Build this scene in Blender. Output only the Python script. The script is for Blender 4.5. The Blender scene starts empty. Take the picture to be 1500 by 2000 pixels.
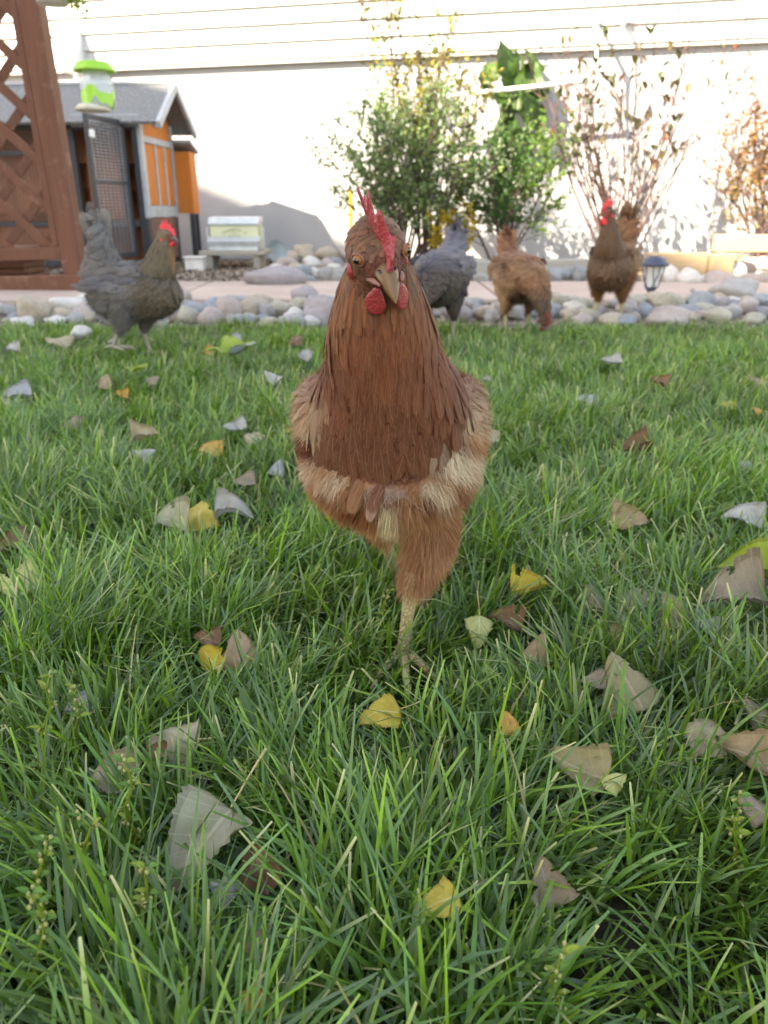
import bpy, bmesh, math, random
import numpy as np
from mathutils import Vector, Matrix, Euler

random.seed(7)
RNG = np.random.default_rng(11)
SC = bpy.context.scene
COL = SC.collection
R = math.radians

# ------------------------------------------------------------------ camera
PITCH = R(21.5); CAMH = 0.42; FPX = 1500.0
CP, SP = math.cos(PITCH), math.sin(PITCH)
cam_d = bpy.data.cameras.new('camera'); cam = bpy.data.objects.new('camera', cam_d); COL.objects.link(cam)
cam.location = (0, 0, CAMH); cam.rotation_euler = (R(90) - PITCH, 0, 0)
cam_d.sensor_fit = 'HORIZONTAL'; cam_d.sensor_width = 36; cam_d.lens = 36
cam_d.clip_start = 0.02; cam_d.clip_end = 400
cam_d.dof.use_dof = True; cam_d.dof.focus_distance = 0.56; cam_d.dof.aperture_fstop = 14
SC.camera = cam

def P(px, py, Y=None, Z=None):
    """photo pixel -> point on the plane y=Y, or on the level z=Z"""
    u = (px - 750) / FPX; v = (1000 - py) / FPX
    d = (u, CP + v * SP, -SP + v * CP)
    t = Y / d[1] if Y is not None else (Z - CAMH) / d[2]
    return Vector((d[0] * t, d[1] * t, CAMH + d[2] * t))
def SCALE(px, py, Y):                    # metres per photo pixel there
    return Y / (CP + (1000 - py) / FPX * SP) / FPX

# ------------------------------------------------------------------ sky, sun, exposure
SUN = Vector((0.77, 0.64, -0.74)).normalized()      # travel direction of the light
W = bpy.data.worlds.new('World'); SC.world = W; W.use_nodes = True
nt = W.node_tree; nt.nodes.clear()
sky = nt.nodes.new('ShaderNodeTexSky'); sky.sky_type = 'NISHITA'; sky.sun_disc = False
sky.sun_elevation = math.asin(-SUN.z); sky.sun_rotation = math.atan2(-SUN.x, -SUN.y)
bg = nt.nodes.new('ShaderNodeBackground'); bg.inputs['Strength'].default_value = 0.15
wo = nt.nodes.new('ShaderNodeOutputWorld')
nt.links.new(sky.outputs[0], bg.inputs[0]); nt.links.new(bg.outputs[0], wo.inputs[0])
sl = bpy.data.lights.new('sun', 'SUN'); sl.energy = 4.5; sl.angle = R(0.53); sl.color = (1, 0.965, 0.91)
so = bpy.data.objects.new('sun', sl); COL.objects.link(so)
so.rotation_euler = SUN.to_track_quat('-Z', 'Y').to_euler(); so.location = (-6, -6, 9)
vs = SC.view_settings
vs.view_transform = 'Standard'; vs.look = 'None'; vs.exposure = 2.48; vs.gamma = 1.0; vs.use_white_balance = True; vs.white_balance_temperature = 8400; vs.white_balance_tint = 12; vs.use_curve_mapping = False
SC.render.engine = 'CYCLES'
SC.cycles.use_denoising = True
SC.cycles.max_bounces = 8; SC.cycles.transparent_max_bounces = 24
SC.cycles.caustics_reflective = False; SC.cycles.caustics_refractive = False

# ------------------------------------------------------------------ helpers
def rnd(a, b): return random.uniform(a, b)
def link(o, parent=None):
    COL.objects.link(o)
    if parent is not None: o.parent = parent
    return o
def tag(o, label=None, cat=None, group=None, kind=None):
    if label: o['label'] = label
    if cat: o['category'] = cat
    if group: o['group'] = group
    if kind: o['kind'] = kind
    return o
def empty(name, loc=(0, 0, 0), rz=0):
    o = bpy.data.objects.new(name, None); o.empty_display_size = 0.05
    o.location = loc; o.rotation_euler = (0, 0, rz)
    return link(o)
def mesh(name, V, F, smooth=True, col=None, uv=None, mats=()):
    V = np.asarray(V, np.float32)
    me = bpy.data.meshes.new(name)
    if isinstance(F, np.ndarray):
        m, k = F.shape
        me.vertices.add(len(V)); me.vertices.foreach_set('co', V.ravel())
        me.loops.add(m * k); me.loops.foreach_set('vertex_index', F.astype(np.int32).ravel())
        me.polygons.add(m); me.polygons.foreach_set('loop_start', np.arange(0, m * k, k, dtype=np.int32))
        me.polygons.foreach_set('loop_total', np.full(m, k, np.int32))
        flat = F.astype(np.int32).ravel()
    else:
        me.from_pydata([tuple(v) for v in V.tolist()], [], [tuple(int(i) for i in f) for f in F])
        flat = np.empty(len(me.loops), np.int32); me.loops.foreach_get('vertex_index', flat)
    me.polygons.foreach_set('use_smooth', np.full(len(me.polygons), smooth, bool))
    if col is not None:
        c = np.ones((len(V), 4), np.float32); c[:, :3] = col
        a = me.attributes.new('Col', 'FLOAT_COLOR', 'POINT'); a.data.foreach_set('color', c.ravel())
    if uv is not None:
        l = me.uv_layers.new(name='UVMap'); l.data.foreach_set('uv', np.asarray(uv, np.float32)[flat].ravel())
    for m_ in mats: me.materials.append(m_)
    me.update(calc_edges=True)
    return me
def ob(name, me, parent=None, loc=None, rot=None, scale=None, mat=None):
    o = bpy.data.objects.new(name, me); link(o, parent)
    if loc is not None: o.location = loc
    if rot is not None: o.rotation_euler = rot
    if scale is not None: o.scale = scale
    if mat is not None:
        if not me.materials: me.materials.append(mat)
        o.material_slots[0].link = 'OBJECT'; o.material_slots[0].material = mat
    return o

class MB:
    """collects shapes for one mesh"""
    def __init__(s): s.V = []; s.F = []; s.n = 0
    def add(s, V, F):
        V = np.asarray(V, float); s.V.append(V); s.F += [tuple(i + s.n for i in f) for f in F]; s.n += len(V); return s
    def box(s, c, d, M=None, ch=0.0):
        bm = bmesh.new(); bmesh.ops.create_cube(bm, size=1)
        for v in bm.verts: v.co = Vector((v.co.x * d[0], v.co.y * d[1], v.co.z * d[2]))
        if ch: bmesh.ops.bevel(bm, geom=bm.edges[:], offset=ch, segments=1, affect='EDGES')
        bm.verts.index_update()
        V = [(M @ v.co if M else v.co) + Vector(c) for v in bm.verts]
        F = [[v.index for v in f.verts] for f in bm.faces]; bm.free()
        return s.add(V, F)
    def bar(s, a, b, w, h, ch=0.0, up=(0, 0, 1)):
        a, b = Vector(a), Vector(b); d = b - a; L = d.length; y = d / L; x = y.cross(Vector(up)).normalized(); z = x.cross(y)
        return s.box((a + b) / 2, (w, L, h), Matrix((x, y, z)).transposed(), ch)
    def tube(s, pts, rad, n=6, cap=True):
        pts = [Vector(p) for p in pts]; m = len(pts)
        if not hasattr(rad, '__len__'): rad = [rad] * m
        V = []; prev = None
        for i, p in enumerate(pts):
            t = (pts[min(i + 1, m - 1)] - pts[max(i - 1, 0)])
            t = t.normalized() if t.length > 1e-9 else Vector((0, 0, 1))
            x = prev - t * prev.dot(t) if prev is not None else t.orthogonal()
            if x.length < 1e-6: x = t.orthogonal()
            x.normalize(); prev = x; y = t.cross(x)
            for k in range(n):
                a = 2 * math.pi * k / n; V.append(p + (x * math.cos(a) + y * math.sin(a)) * rad[i])
        F = [(i * n + k, i * n + (k + 1) % n, (i + 1) * n + (k + 1) % n, (i + 1) * n + k) for i in range(m - 1) for k in range(n)]
        if cap: F += [tuple(range(n))[::-1], tuple((m - 1) * n + k for k in range(n))]
        return s.add(V, F)
    def lathe(s, prof, n=24, c=(0, 0, 0), cap=True):
        V = []; m = len(prof)
        for r, z in prof:
            for k in range(n):
                a = 2 * math.pi * k / n; V.append((c[0] + r * math.cos(a), c[1] + r * math.sin(a), c[2] + z))
        F = [(i * n + k, i * n + (k + 1) % n, (i + 1) * n + (k + 1) % n, (i + 1) * n + k) for i in range(m - 1) for k in range(n)]
        if cap: F += [tuple(range(n))[::-1], tuple((m - 1) * n + k for k in range(n))]
        return s.add(V, F)
    def me(s, name, smooth=False): return mesh(name, np.vstack(s.V), s.F, smooth)
    def build(s, name, mat, parent=None, smooth=False, loc=None, rot=None):
        return ob(name, s.me(name, smooth), parent, loc, rot, mat=mat)

# ------------------------------------------------------------------ materials
class NG:
    def __init__(s, name):
        s.m = bpy.data.materials.new(name); s.m.use_nodes = True; s.t = s.m.node_tree; s.t.nodes.clear()
        s.out = s.t.nodes.new('ShaderNodeOutputMaterial')
    def n(s, ty, **kw):
        o = s.t.nodes.new('ShaderNode' + ty)
        for k, v in kw.items(): setattr(o, k, v)
        return o
    def set(s, sock, v):
        if isinstance(v, bpy.types.NodeSocket): s.t.links.new(v, sock)
        elif hasattr(v, '__len__') and len(v) == 3 and sock.type == 'RGBA': sock.default_value = (*v, 1)
        else: sock.default_value = v
    def math(s, op, a, b=0.0, c=0.0, clamp=False):
        o = s.n('Math', operation=op, use_clamp=clamp)
        for i, v in enumerate((a, b, c)): s.set(o.inputs[i], v)
        return o.outputs[0]
    def mix(s, f, a, b, mode='MIX'):
        o = s.n('Mix', data_type='RGBA', blend_type=mode); s.set(o.inputs[0], f); s.set(o.inputs[6], a); s.set(o.inputs[7], b)
        return o.outputs[2]
    def noise(s, vec, scale, detail=4, rough=0.55, out=0):
        o = s.n('TexNoise'); s.set(o.inputs['Vector'], vec) if vec is not None else None
        o.inputs['Scale'].default_value = scale; o.inputs['Detail'].default_value = detail; o.inputs['Roughness'].default_value = rough
        return o.outputs[out]
    def ramp(s, f, *stops):
        o = s.n('ValToRGB'); s.set(o.inputs[0], f); e = o.color_ramp.elements
        while len(e) < len(stops): e.new(0.5)
        for el, (p, c) in zip(e, stops): el.position = p; el.color = (*c, 1) if hasattr(c, '__len__') else (c, c, c, 1)
        return o.outputs[0]
    def obj(s): return s.n('TexCoord').outputs['Object']
    def mapped(s, vec, scale):
        o = s.n('Mapping'); s.set(o.inputs[0], vec); o.inputs['Scale'].default_value = scale; return o.outputs[0]
    def bump(s, h, strength=0.3, dist=0.01):
        o = s.n('Bump'); s.set(o.inputs['Height'], h); o.inputs['Strength'].default_value = strength; o.inputs['Distance'].default_value = dist
        return o.outputs[0]
    def pbr(s, base, rough=0.6, spec=0.4, normal=None, metal=0.0, **kw):
        o = s.n('BsdfPrincipled'); s.set(o.inputs['Base Color'], base); s.set(o.inputs['Roughness'], rough)
        o.inputs['Specular IOR Level'].default_value = spec; o.inputs['Metallic'].default_value = metal
        if normal is not None: s.set(o.inputs['Normal'], normal)
        for k, v in kw.items(): s.set(o.inputs[k.replace('_', ' ')], v)
        return o.outputs[0]
    def trans(s, shader, color, f, normal=None):
        t = s.n('BsdfTranslucent'); s.set(t.inputs[0], color)
        m = s.n('MixShader'); s.set(m.inputs[0], f); s.set(m.inputs[1], shader); s.set(m.inputs[2], t.outputs[0]); return m.outputs[0]
    def alpha(s, shader, a):
        t = s.n('BsdfTransparent'); m = s.n('MixShader'); s.set(m.inputs[0], a); s.set(m.inputs[1], t.outputs[0]); s.set(m.inputs[2], shader); return m.outputs[0]
    def done(s, shader): s.t.links.new(shader, s.out.inputs[0]); return s.m
    def rand(s): return s.n('ObjectInfo').outputs['Random']

M = {}
def simple(name, c, rough=0.6, var=0.15, scale=12, bump=0.15, bscale=60, spec=0.4, metal=0.0, stretch=(1, 1, 1), dist=0.003):
    g = NG(name); v = g.mapped(g.obj(), stretch)
    n1 = g.noise(v, scale, 5); n2 = g.noise(v, bscale, 4)
    lo = tuple(x * (1 - var) for x in c); hi = tuple(min(1, x * (1 + var)) for x in c)
    base = g.ramp(n1, (0.3, lo), (0.7, hi))
    M[name] = g.done(g.pbr(base, rough, spec, g.bump(n2, bump, dist), metal)); return M[name]
def wood(name, c, grain=(3, 3, 40), axis=2, var=0.3, rough=0.7, wear=None):
    g = NG(name); st = [28, 28, 28]; st[axis] = 1.6
    oi = g.rand(); add = g.n('VectorMath', operation='ADD'); g.set(add.inputs[0], g.obj()); cx = g.n('CombineXYZ')
    for i in range(3): g.set(cx.inputs[i], g.math('MULTIPLY', oi, 37.0 + i * 11))
    g.set(add.inputs[1], cx.outputs[0])
    v = g.mapped(add.outputs[0], st); n1 = g.noise(v, 1.6, 6, 0.65); n2 = g.noise(add.outputs[0], 5, 4)
    base = g.ramp(n1, (0.25, tuple(x * (1 - var) for x in c)), (0.55, c), (0.8, tuple(min(1, x * (1 + var)) for x in c)))
    base = g.mix(g.math('MULTIPLY', n2, 0.5), base, tuple(x * 0.7 for x in c))
    base = g.mix(g.math('MULTIPLY', oi, 0.25), base, tuple(x * 0.75 for x in c))
    if wear: base = g.mix(g.ramp(g.noise(add.outputs[0], 9, 6, 0.7), (0.56, 0.0), (0.68, 1.0)), base, wear)
    M[name] = g.done(g.pbr(base, rough, 0.3, g.bump(n1, 0.35, 0.004))); return M[name]

wood('lattice_wood', (0.155, 0.062, 0.036), var=0.35, wear=(0.23, 0.12, 0.085))
wood('lattice_dark', (0.125, 0.052, 0.03), var=0.35, wear=(0.19, 0.09, 0.06))
wood('coop_orange', (0.62, 0.20, 0.038), var=0.12)
wood('coop_brown', (0.27, 0.115, 0.06), var=0.2)
wood('timber', (0.42, 0.30, 0.18), axis=0, var=0.25)
wood('timber_grey', (0.36, 0.33, 0.28), axis=0, var=0.2)
simple('coop_black', (0.035, 0.04, 0.05), 0.45, bump=0.05)
simple('coop_grey', (0.36, 0.39, 0.42), 0.55, bump=0.1)
simple('wire', (0.28, 0.31, 0.36), 0.4, metal=0.6, bump=0)
simple('vinyl', (0.50, 0.50, 0.48), 0.5, var=0.03, bump=0.05)
simple('stucco', (0.36, 0.37, 0.385), 0.9, var=0.05, scale=3, bump=0.4, bscale=120, dist=0.004)
simple('white_pvc', (0.74, 0.75, 0.76), 0.35, var=0.04, bump=0)
simple('galvanized', (0.50, 0.54, 0.56), 0.42, var=0.12, scale=20, metal=0.35, bump=0.05)
simple('feeder_cream', (0.58, 0.60, 0.40), 0.45, var=0.05, bump=0.03)
simple('lettering', (0.10, 0.12, 0.09), 0.6, bump=0)
simple('white_block', (0.62, 0.60, 0.57), 0.7, bump=0.2)
simple('yellow_paint', (0.75, 0.48, 0.02), 0.5, bump=0.05)
simple('lamp_black', (0.05, 0.055, 0.085), 0.4, bump=0.05)
simple('lime_plastic', (0.26, 0.52, 0.05), 0.35, var=0.05, bump=0)
simple('tan_plastic', (0.50, 0.46, 0.38), 0.5, var=0.08, bump=0.05)
simple('roof_shingle', (0.20, 0.18, 0.17), 0.9)
simple('house_paint', (0.62, 0.60, 0.56), 0.8)  # walls of the added shade house, kept pale for bounce light
simple('soil', (0.035, 0.028, 0.017), 0.95, var=0.5, scale=40, bump=0.8, bscale=150)
simple('earth', (0.20, 0.155, 0.115), 0.95, var=0.35, scale=9, bump=0.6, bscale=120)
simple('slate_dish', (0.28, 0.33, 0.34), 0.35, bump=0.05)
simple('bark', (0.09, 0.062, 0.048), 0.85, var=0.3, scale=30)
simple('red_bark', (0.085, 0.048, 0.042), 0.7, var=0.3, scale=30)
simple('iron', (0.08, 0.08, 0.08), 0.5)
def _roof():
    g = NG('coop_roof'); o = g.obj(); n = g.noise(o, 90, 3, 0.7); n2 = g.noise(o, 25, 4)
    b = g.ramp(n, (0.38, (0.09, 0.10, 0.105)), (0.58, (0.21, 0.215, 0.215)), (0.70, (0.6, 0.6, 0.58)))
    M['coop_roof'] = g.done(g.pbr(g.mix(g.math('MULTIPLY', n2, 0.4), b, (0.15, 0.155, 0.16)), 0.85, 0.25, g.bump(n, 0.6, 0.004)))
_roof()
def _conc():
    g = NG('concrete'); o = g.obj(); n = g.noise(o, 2.5, 6, 0.6); n2 = g.noise(o, 120, 3); n3 = g.noise(o, 14, 5, 0.7)
    b = g.ramp(n, (0.3, (0.37, 0.28, 0.235)), (0.7, (0.47, 0.37, 0.31)))
    b = g.mix(g.ramp(n3, (0.55, 0.0), (0.75, 0.35)), b, (0.26, 0.2, 0.16))
    M['concrete'] = g.done(g.pbr(b, 0.85, 0.3, g.bump(n2, 0.25, 0.002)))
_conc()
def _glass(name, tint=(0.9, 0.95, 0.97), rough=0.08, opaque=0.25):
    g = NG(name); d = g.pbr(tint, rough, 0.6); t = g.n('BsdfTransparent'); g.set(t.inputs[0], tint)
    m = g.n('MixShader'); m.inputs[0].default_value = opaque; g.set(m.inputs[1], t.outputs[0]); g.set(m.inputs[2], d)
    M[name] = g.done(m.outputs[0])
_glass('jar_clear', opaque=0.28); _glass('lamp_glass', (0.85, 0.87, 0.88), opaque=0.4)
def stone_mat(name, c, c2):
    ds = lambda q: tuple(0.85 * (0.6 * x + 0.4 * (sum(q) / 3 * k)) for x, k in zip(q, (1.08, 1.0, 0.9))); c, c2 = ds(c), ds(c2)
    g = NG(name); oi = g.rand(); add = g.n('VectorMath', operation='ADD'); g.set(add.inputs[0], g.obj()); cx = g.n('CombineXYZ')
    for i in range(3): g.set(cx.inputs[i], g.math('MULTIPLY', oi, 53.0 + 17 * i))
    g.set(add.inputs[1], cx.outputs[0]); v = add.outputs[0]
    n = g.noise(v, 3.0, 7, 0.65); n2 = g.noise(v, 28, 4, 0.7); n3 = g.noise(g.mapped(v, (1, 1, 5)), 4, 4)
    b = g.ramp(n, (0.3, c), (0.7, c2)); b = g.mix(g.ramp(n2, (0.55, 0.0), (0.75, 0.4)), b, tuple(x * 0.55 for x in c))
    b = g.mix(g.ramp(n3, (0.6, 0.0), (0.7, 0.3)), b, (0.55, 0.52, 0.48))
    M[name] = g.done(g.pbr(b, 0.72, 0.35, g.bump(n2, 0.35, 0.01)))
STONES = ['stone_tan', 'stone_grey', 'stone_blue', 'stone_pink', 'stone_white', 'stone_olive', 'stone_purple']
for nme, c, c2 in (('stone_tan', (0.40, 0.29, 0.19), (0.52, 0.42, 0.30)), ('stone_grey', (0.27, 0.26, 0.25), (0.40, 0.39, 0.37)),
                   ('stone_blue', (0.19, 0.22, 0.26), (0.30, 0.34, 0.38)), ('stone_pink', (0.38, 0.27, 0.24), (0.50, 0.39, 0.35)),
                   ('stone_white', (0.50, 0.47, 0.43), (0.66, 0.63, 0.58)), ('stone_olive', (0.33, 0.30, 0.20), (0.45, 0.42, 0.31)),
                   ('stone_purple', (0.27, 0.22, 0.25), (0.40, 0.34, 0.35))):
    stone_mat(nme, c, c2)
def _grass():
    g = NG('grass_blade'); a = g.n('Attribute', attribute_name='Col'); uv = g.n('TexCoord').outputs['UV']
    st = g.noise(g.mapped(uv, (7, 1.3, 1)), 3.0, 3, 0.6)
    c = g.mix(g.ramp(st, (0.5, 0.0), (0.72, 0.5)), a.outputs['Color'], (0.40, 0.48, 0.28), 'MIX')
    b = g.pbr(c, g.math('MULTIPLY_ADD', st, 0.35, 0.14), 0.6)
    M['grass'] = g.done(g.trans(b, g.mix(0.5, a.outputs['Color'], (0.22, 0.36, 0.02)), 0.36))
_grass()
def _foliage(name, tr=0.35, rough=0.4, spec=0.5):
    g = NG(name); a = g.n('Attribute', attribute_name='Col'); c = a.outputs['Color']
    M[name] = g.done(g.trans(g.pbr(c, rough, spec), g.mix(0.4, c, (0.5, 0.6, 0.05), 'MULTIPLY'), tr) if False else g.trans(g.pbr(c, rough, spec), c, tr))
_foliage('foliage')
def _feather(name, fuzz=1.0):
    g = NG(name); a = g.n('Attribute', attribute_name='Col').outputs['Color']; uv = g.n('TexCoord').outputs['UV']
    s = g.n('SeparateXYZ'); g.set(s.inputs[0], uv); u = g.math('ABSOLUTE', g.math('MULTIPLY_ADD', s.outputs[0], 2.0, -1.0)); v = s.outputs[1]
    cv = g.n('CombineXYZ'); g.set(cv.inputs[0], g.math('MULTIPLY', g.math('MULTIPLY_ADD', u, -0.35, v), 42.0)); g.set(cv.inputs[1], g.math('MULTIPLY', g.rand(), 9.0)); g.set(cv.inputs[2], g.math('MULTIPLY', s.outputs[0], 2.0))
    barb = g.noise(cv.outputs[0], 1.0, 2, 0.5)
    c = g.mix(g.ramp(barb, (0.3, 0.0), (0.7, 1.0)), g.mix(0.34, a, (0, 0, 0)), g.mix(0.16, a, g.mix(0.5, a, (1, 0.7, 0.45))))
    shaft = g.math('LESS_THAN', u, 0.06)
    c = g.mix(g.math('MULTIPLY', shaft, 0.10), c, (0.75, 0.6, 0.45))
    c = g.mix(g.math('MULTIPLY', g.math('POWER', v, 6.0), 0.25), c, g.mix(0.6, a, (0.6, 0.32, 0.16)))
    sh = g.pbr(c, 0.6, 0.14, g.bump(barb, 0.4, 0.001), Sheen_Weight=0.06, Sheen_Roughness=0.4)
    sh = g.trans(sh, a, 0.18)
    edge = g.math('MAXIMUM', g.math('MULTIPLY_ADD', u, 1.7, -0.85), g.math('MULTIPLY_ADD', v, 3.4, -2.55))
    al = g.math('GREATER_THAN', barb, g.math('MULTIPLY', g.math('MAXIMUM', edge, 0.0), 0.72 * fuzz))
    M[name] = g.done(g.alpha(sh, al))
_feather('feather')
def _body(name='hen_body'):
    g = NG(name); a = g.n('Attribute', attribute_name='Col').outputs['Color']; n = g.noise(g.obj(), 320, 3, 0.7)
    M[name] = g.done(g.pbr(g.mix(g.ramp(n, (0.35, 0.5), (0.65, 0.0)), a, (0.02, 0.012, 0.01)), 0.8, 0.2, g.bump(n, 0.8, 0.002)))
_body()
def _hair():
    g = NG('fluff'); a = g.n('Attribute', attribute_name='Col').outputs['Color']
    M['fluff'] = g.done(g.trans(g.pbr(a, 0.5, 0.3), a, 0.3))
_hair()
def _skin(name, c, rough=0.5, scale=350, sss=0.12, c2=None):
    g = NG(name); o = g.obj(); vo = g.n('TexVoronoi'); g.set(vo.inputs['Vector'], o); vo.inputs['Scale'].default_value = scale
    n = g.noise(o, 90, 5, 0.7)
    b = g.mix(n, tuple(x * 0.75 for x in c), c2 or tuple(min(1, x * 1.35) for x in c))
    M[name] = g.done(g.pbr(b, rough, 0.4, g.bump(vo.outputs['Distance'], 0.5, 0.001), Subsurface_Weight=sss, Subsurface_Radius=(0.004, 0.0012, 0.0008), Subsurface_Scale=1.0))
_skin('comb_red', (0.30, 0.020, 0.026), 0.42, 520, 0.0, (0.38, 0.055, 0.06)); _skin('comb_bright', (0.62, 0.03, 0.04), 0.45, 200)
_skin('face_red', (0.34, 0.12, 0.09), 0.6, 500, c2=(0.22, 0.10, 0.07))
_skin('beak_horn', (0.20, 0.10, 0.036), 0.42, 60, 0.0, (0.13, 0.066, 0.026)); _skin('beak_dark', (0.10, 0.09, 0.08), 0.4, 60, 0.0)
def _scaly(name, c, c2):
    g = NG(name); o = g.mapped(g.obj(), (1, 1, 0.75)); vo = g.n('TexVoronoi', feature='DISTANCE_TO_EDGE'); g.set(vo.inputs['Vector'], o); vo.inputs['Scale'].default_value = 330
    n = g.noise(g.obj(), 70, 4, 0.7); e = g.ramp(vo.outputs['Distance'], (0.02, 0.0), (0.12, 1.0))
    b = g.mix(e, tuple(x * 0.6 for x in c), g.mix(n, c, c2)); M[name] = g.done(g.pbr(b, 0.5, 0.35, g.bump(e, 0.7, 0.0012)))
_scaly('leg_yellow', (0.46, 0.33, 0.12), (0.44, 0.38, 0.27)); _scaly('leg_grey', (0.36, 0.30, 0.22), (0.30, 0.26, 0.2))
simple('eye_iris', (0.26, 0.095, 0.02), 0.4, bump=0, spec=0.2); simple('eye_pupil', (0.004, 0.004, 0.005), 0.03, bump=0, spec=1.0)
def leaf_mat(name, c, c2, vein, spot=0.35):
    g = NG(name); uv = g.n('TexCoord').outputs['UV']; s = g.n('SeparateXYZ'); g.set(s.inputs[0], uv)
    u = g.math('ABSOLUTE', g.math('MULTIPLY_ADD', s.outputs[0], 2.0, -1.0)); v = s.outputs[1]
    oi = g.rand(); add = g.n('VectorMath', operation='ADD'); g.set(add.inputs[0], uv); cx = g.n('CombineXYZ')
    g.set(cx.inputs[0], g.math('MULTIPLY', oi, 31.0)); g.set(cx.inputs[1], g.math('MULTIPLY', oi, 77.0)); g.set(add.inputs[1], cx.outputs[0])
    ds = lambda q: tuple(0.84 * x + 0.02 * sum(q) / 3 for x in q); c, c2, vein = ds(c), ds(c2), ds(vein)
    n = g.noise(add.outputs[0], 3.0, 5, 0.6); n2 = g.noise(add.outputs[0], 22, 4, 0.65)
    b = g.ramp(n, (0.32, c), (0.68, c2))
    b = g.mix(g.ramp(n2, (0.58, 0.0), (0.68, spot)), b, tuple(x * 0.3 for x in c))
    b = g.mix(g.math('MULTIPLY', g.math('GREATER_THAN', u, 0.86), g.math('MULTIPLY', n2, 0.9)), b, tuple(x * 0.45 for x in c))
    sv = g.math('FRACT', g.math('MULTIPLY', g.math('MULTIPLY_ADD', u, -0.30, v), 6.0))
    sv = g.math('LESS_THAN', sv, 0.09)
    rib = g.math('LESS_THAN', u, 0.045)
    b = g.mix(g.math('MULTIPLY', g.math('MAXIMUM', g.math('MULTIPLY', sv, 0.5), rib), 0.7), b, vein)
    bm = g.math('MULTIPLY_ADD', g.math('MAXIMUM', sv, rib), 0.6, g.math('MULTIPLY', n2, 0.5))
    sh = g.pbr(b, 0.5, 0.4, g.bump(bm, 0.5, 0.002))
    M[name] = g.done(g.trans(sh, b, 0.2))
leaf_mat('leaf_yellow', (0.50, 0.34, 0.03), (0.62, 0.48, 0.06), (0.70, 0.62, 0.25), 0.25)
leaf_mat('leaf_lemon', (0.46, 0.44, 0.12), (0.56, 0.55, 0.22), (0.7, 0.7, 0.4), 0.2)
leaf_mat('leaf_lime', (0.20, 0.30, 0.025), (0.34, 0.40, 0.035), (0.45, 0.48, 0.12), 0.2)
leaf_mat('leaf_cream', (0.36, 0.28, 0.15), (0.50, 0.43, 0.28), (0.54, 0.43, 0.24), 0.45)
leaf_mat('leaf_silver', (0.33, 0.31, 0.27), (0.50, 0.48, 0.44), (0.48, 0.44, 0.36), 0.45)
leaf_mat('leaf_sage', (0.32, 0.29, 0.16), (0.46, 0.43, 0.30), (0.62, 0.54, 0.34), 0.25)
leaf_mat('leaf_olive', (0.27, 0.22, 0.09), (0.37, 0.30, 0.15), (0.48, 0.40, 0.22), 0.5)
leaf_mat('leaf_tan', (0.34, 0.22, 0.11), (0.44, 0.31, 0.17), (0.52, 0.42, 0.26), 0.4)
leaf_mat('leaf_brown', (0.17, 0.085, 0.04), (0.27, 0.15, 0.08), (0.36, 0.25, 0.15), 0.4)
leaf_mat('leaf_greybrown', (0.24, 0.17, 0.105), (0.34, 0.265, 0.175), (0.4, 0.33, 0.25), 0.4)
leaf_mat('leaf_orange', (0.48, 0.22, 0.03), (0.60, 0.36, 0.06), (0.6, 0.42, 0.18), 0.4)
leaf_mat('leaf_lilac', (0.29, 0.28, 0.28), (0.43, 0.425, 0.44), (0.5, 0.48, 0.45), 0.3)
leaf_mat('leaf_green', (0.08, 0.20, 0.02), (0.14, 0.30, 0.04), (0.25, 0.38, 0.1), 0.1)
leaf_mat('shrub_green', (0.055, 0.075, 0.025), (0.09, 0.115, 0.04), (0.12, 0.14, 0.06), 0.2)
leaf_mat('shrub_olive', (0.12, 0.10, 0.035), (0.17, 0.14, 0.05), (0.2, 0.17, 0.08), 0.2)
leaf_mat('shrub_red', (0.22, 0.07, 0.03), (0.30, 0.11, 0.05), (0.3, 0.15, 0.08), 0.2)
leaf_mat('vine_green', (0.035, 0.085, 0.010), (0.06, 0.13, 0.018), (0.1, 0.17, 0.05), 0.1)
leaf_mat('leaf_dusky', (0.24, 0.30, 0.30), (0.32, 0.38, 0.38), (0.3, 0.35, 0.3), 0.1)
simple('leaf_stalk', (0.50, 0.36, 0.16), 0.6, bump=0.1)

# ================================================================== THE SETTING
def sheet(name, pts, z, mat, sub=0):
    o = ob(name, mesh(name, [(x, y, z) for x, y in pts], [tuple(range(len(pts)))], False), mat=mat); tag(o, kind='structure'); return o
sheet('ground', [(-150, -150), (150, -150), (150, 200), (-150, 200)], -0.012, M['earth'])
LAWN_EDGE = 2.97
sheet('lawn_soil', [(-4.5, -2.5), (4.5, -2.5), (4.5, LAWN_EDGE), (-4.5, LAWN_EDGE)], -0.004, M['soil'])
sheet('garden_bed', [(-5.5, 4.70), (5.5, 4.55), (5.5, 5.7), (-5.5, 8.3)], -0.004, M['earth'])

# concrete walk: separate slabs with open joints
walk = empty('walk', (0, 4.2, 0)); tag(walk, kind='structure')
for x0, x1 in ((-5.2, -3.1), (-3.085, -1.02), (-1.005, 0.55), (0.565, 2.1), (2.115, 3.6), (3.615, 5.2)):
    MB().box(((x0 + x1) / 2, 0.02, 0.003), (x1 - x0, 0.96, 0.05), ch=0.006).build('slab', M['concrete'], walk)

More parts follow.
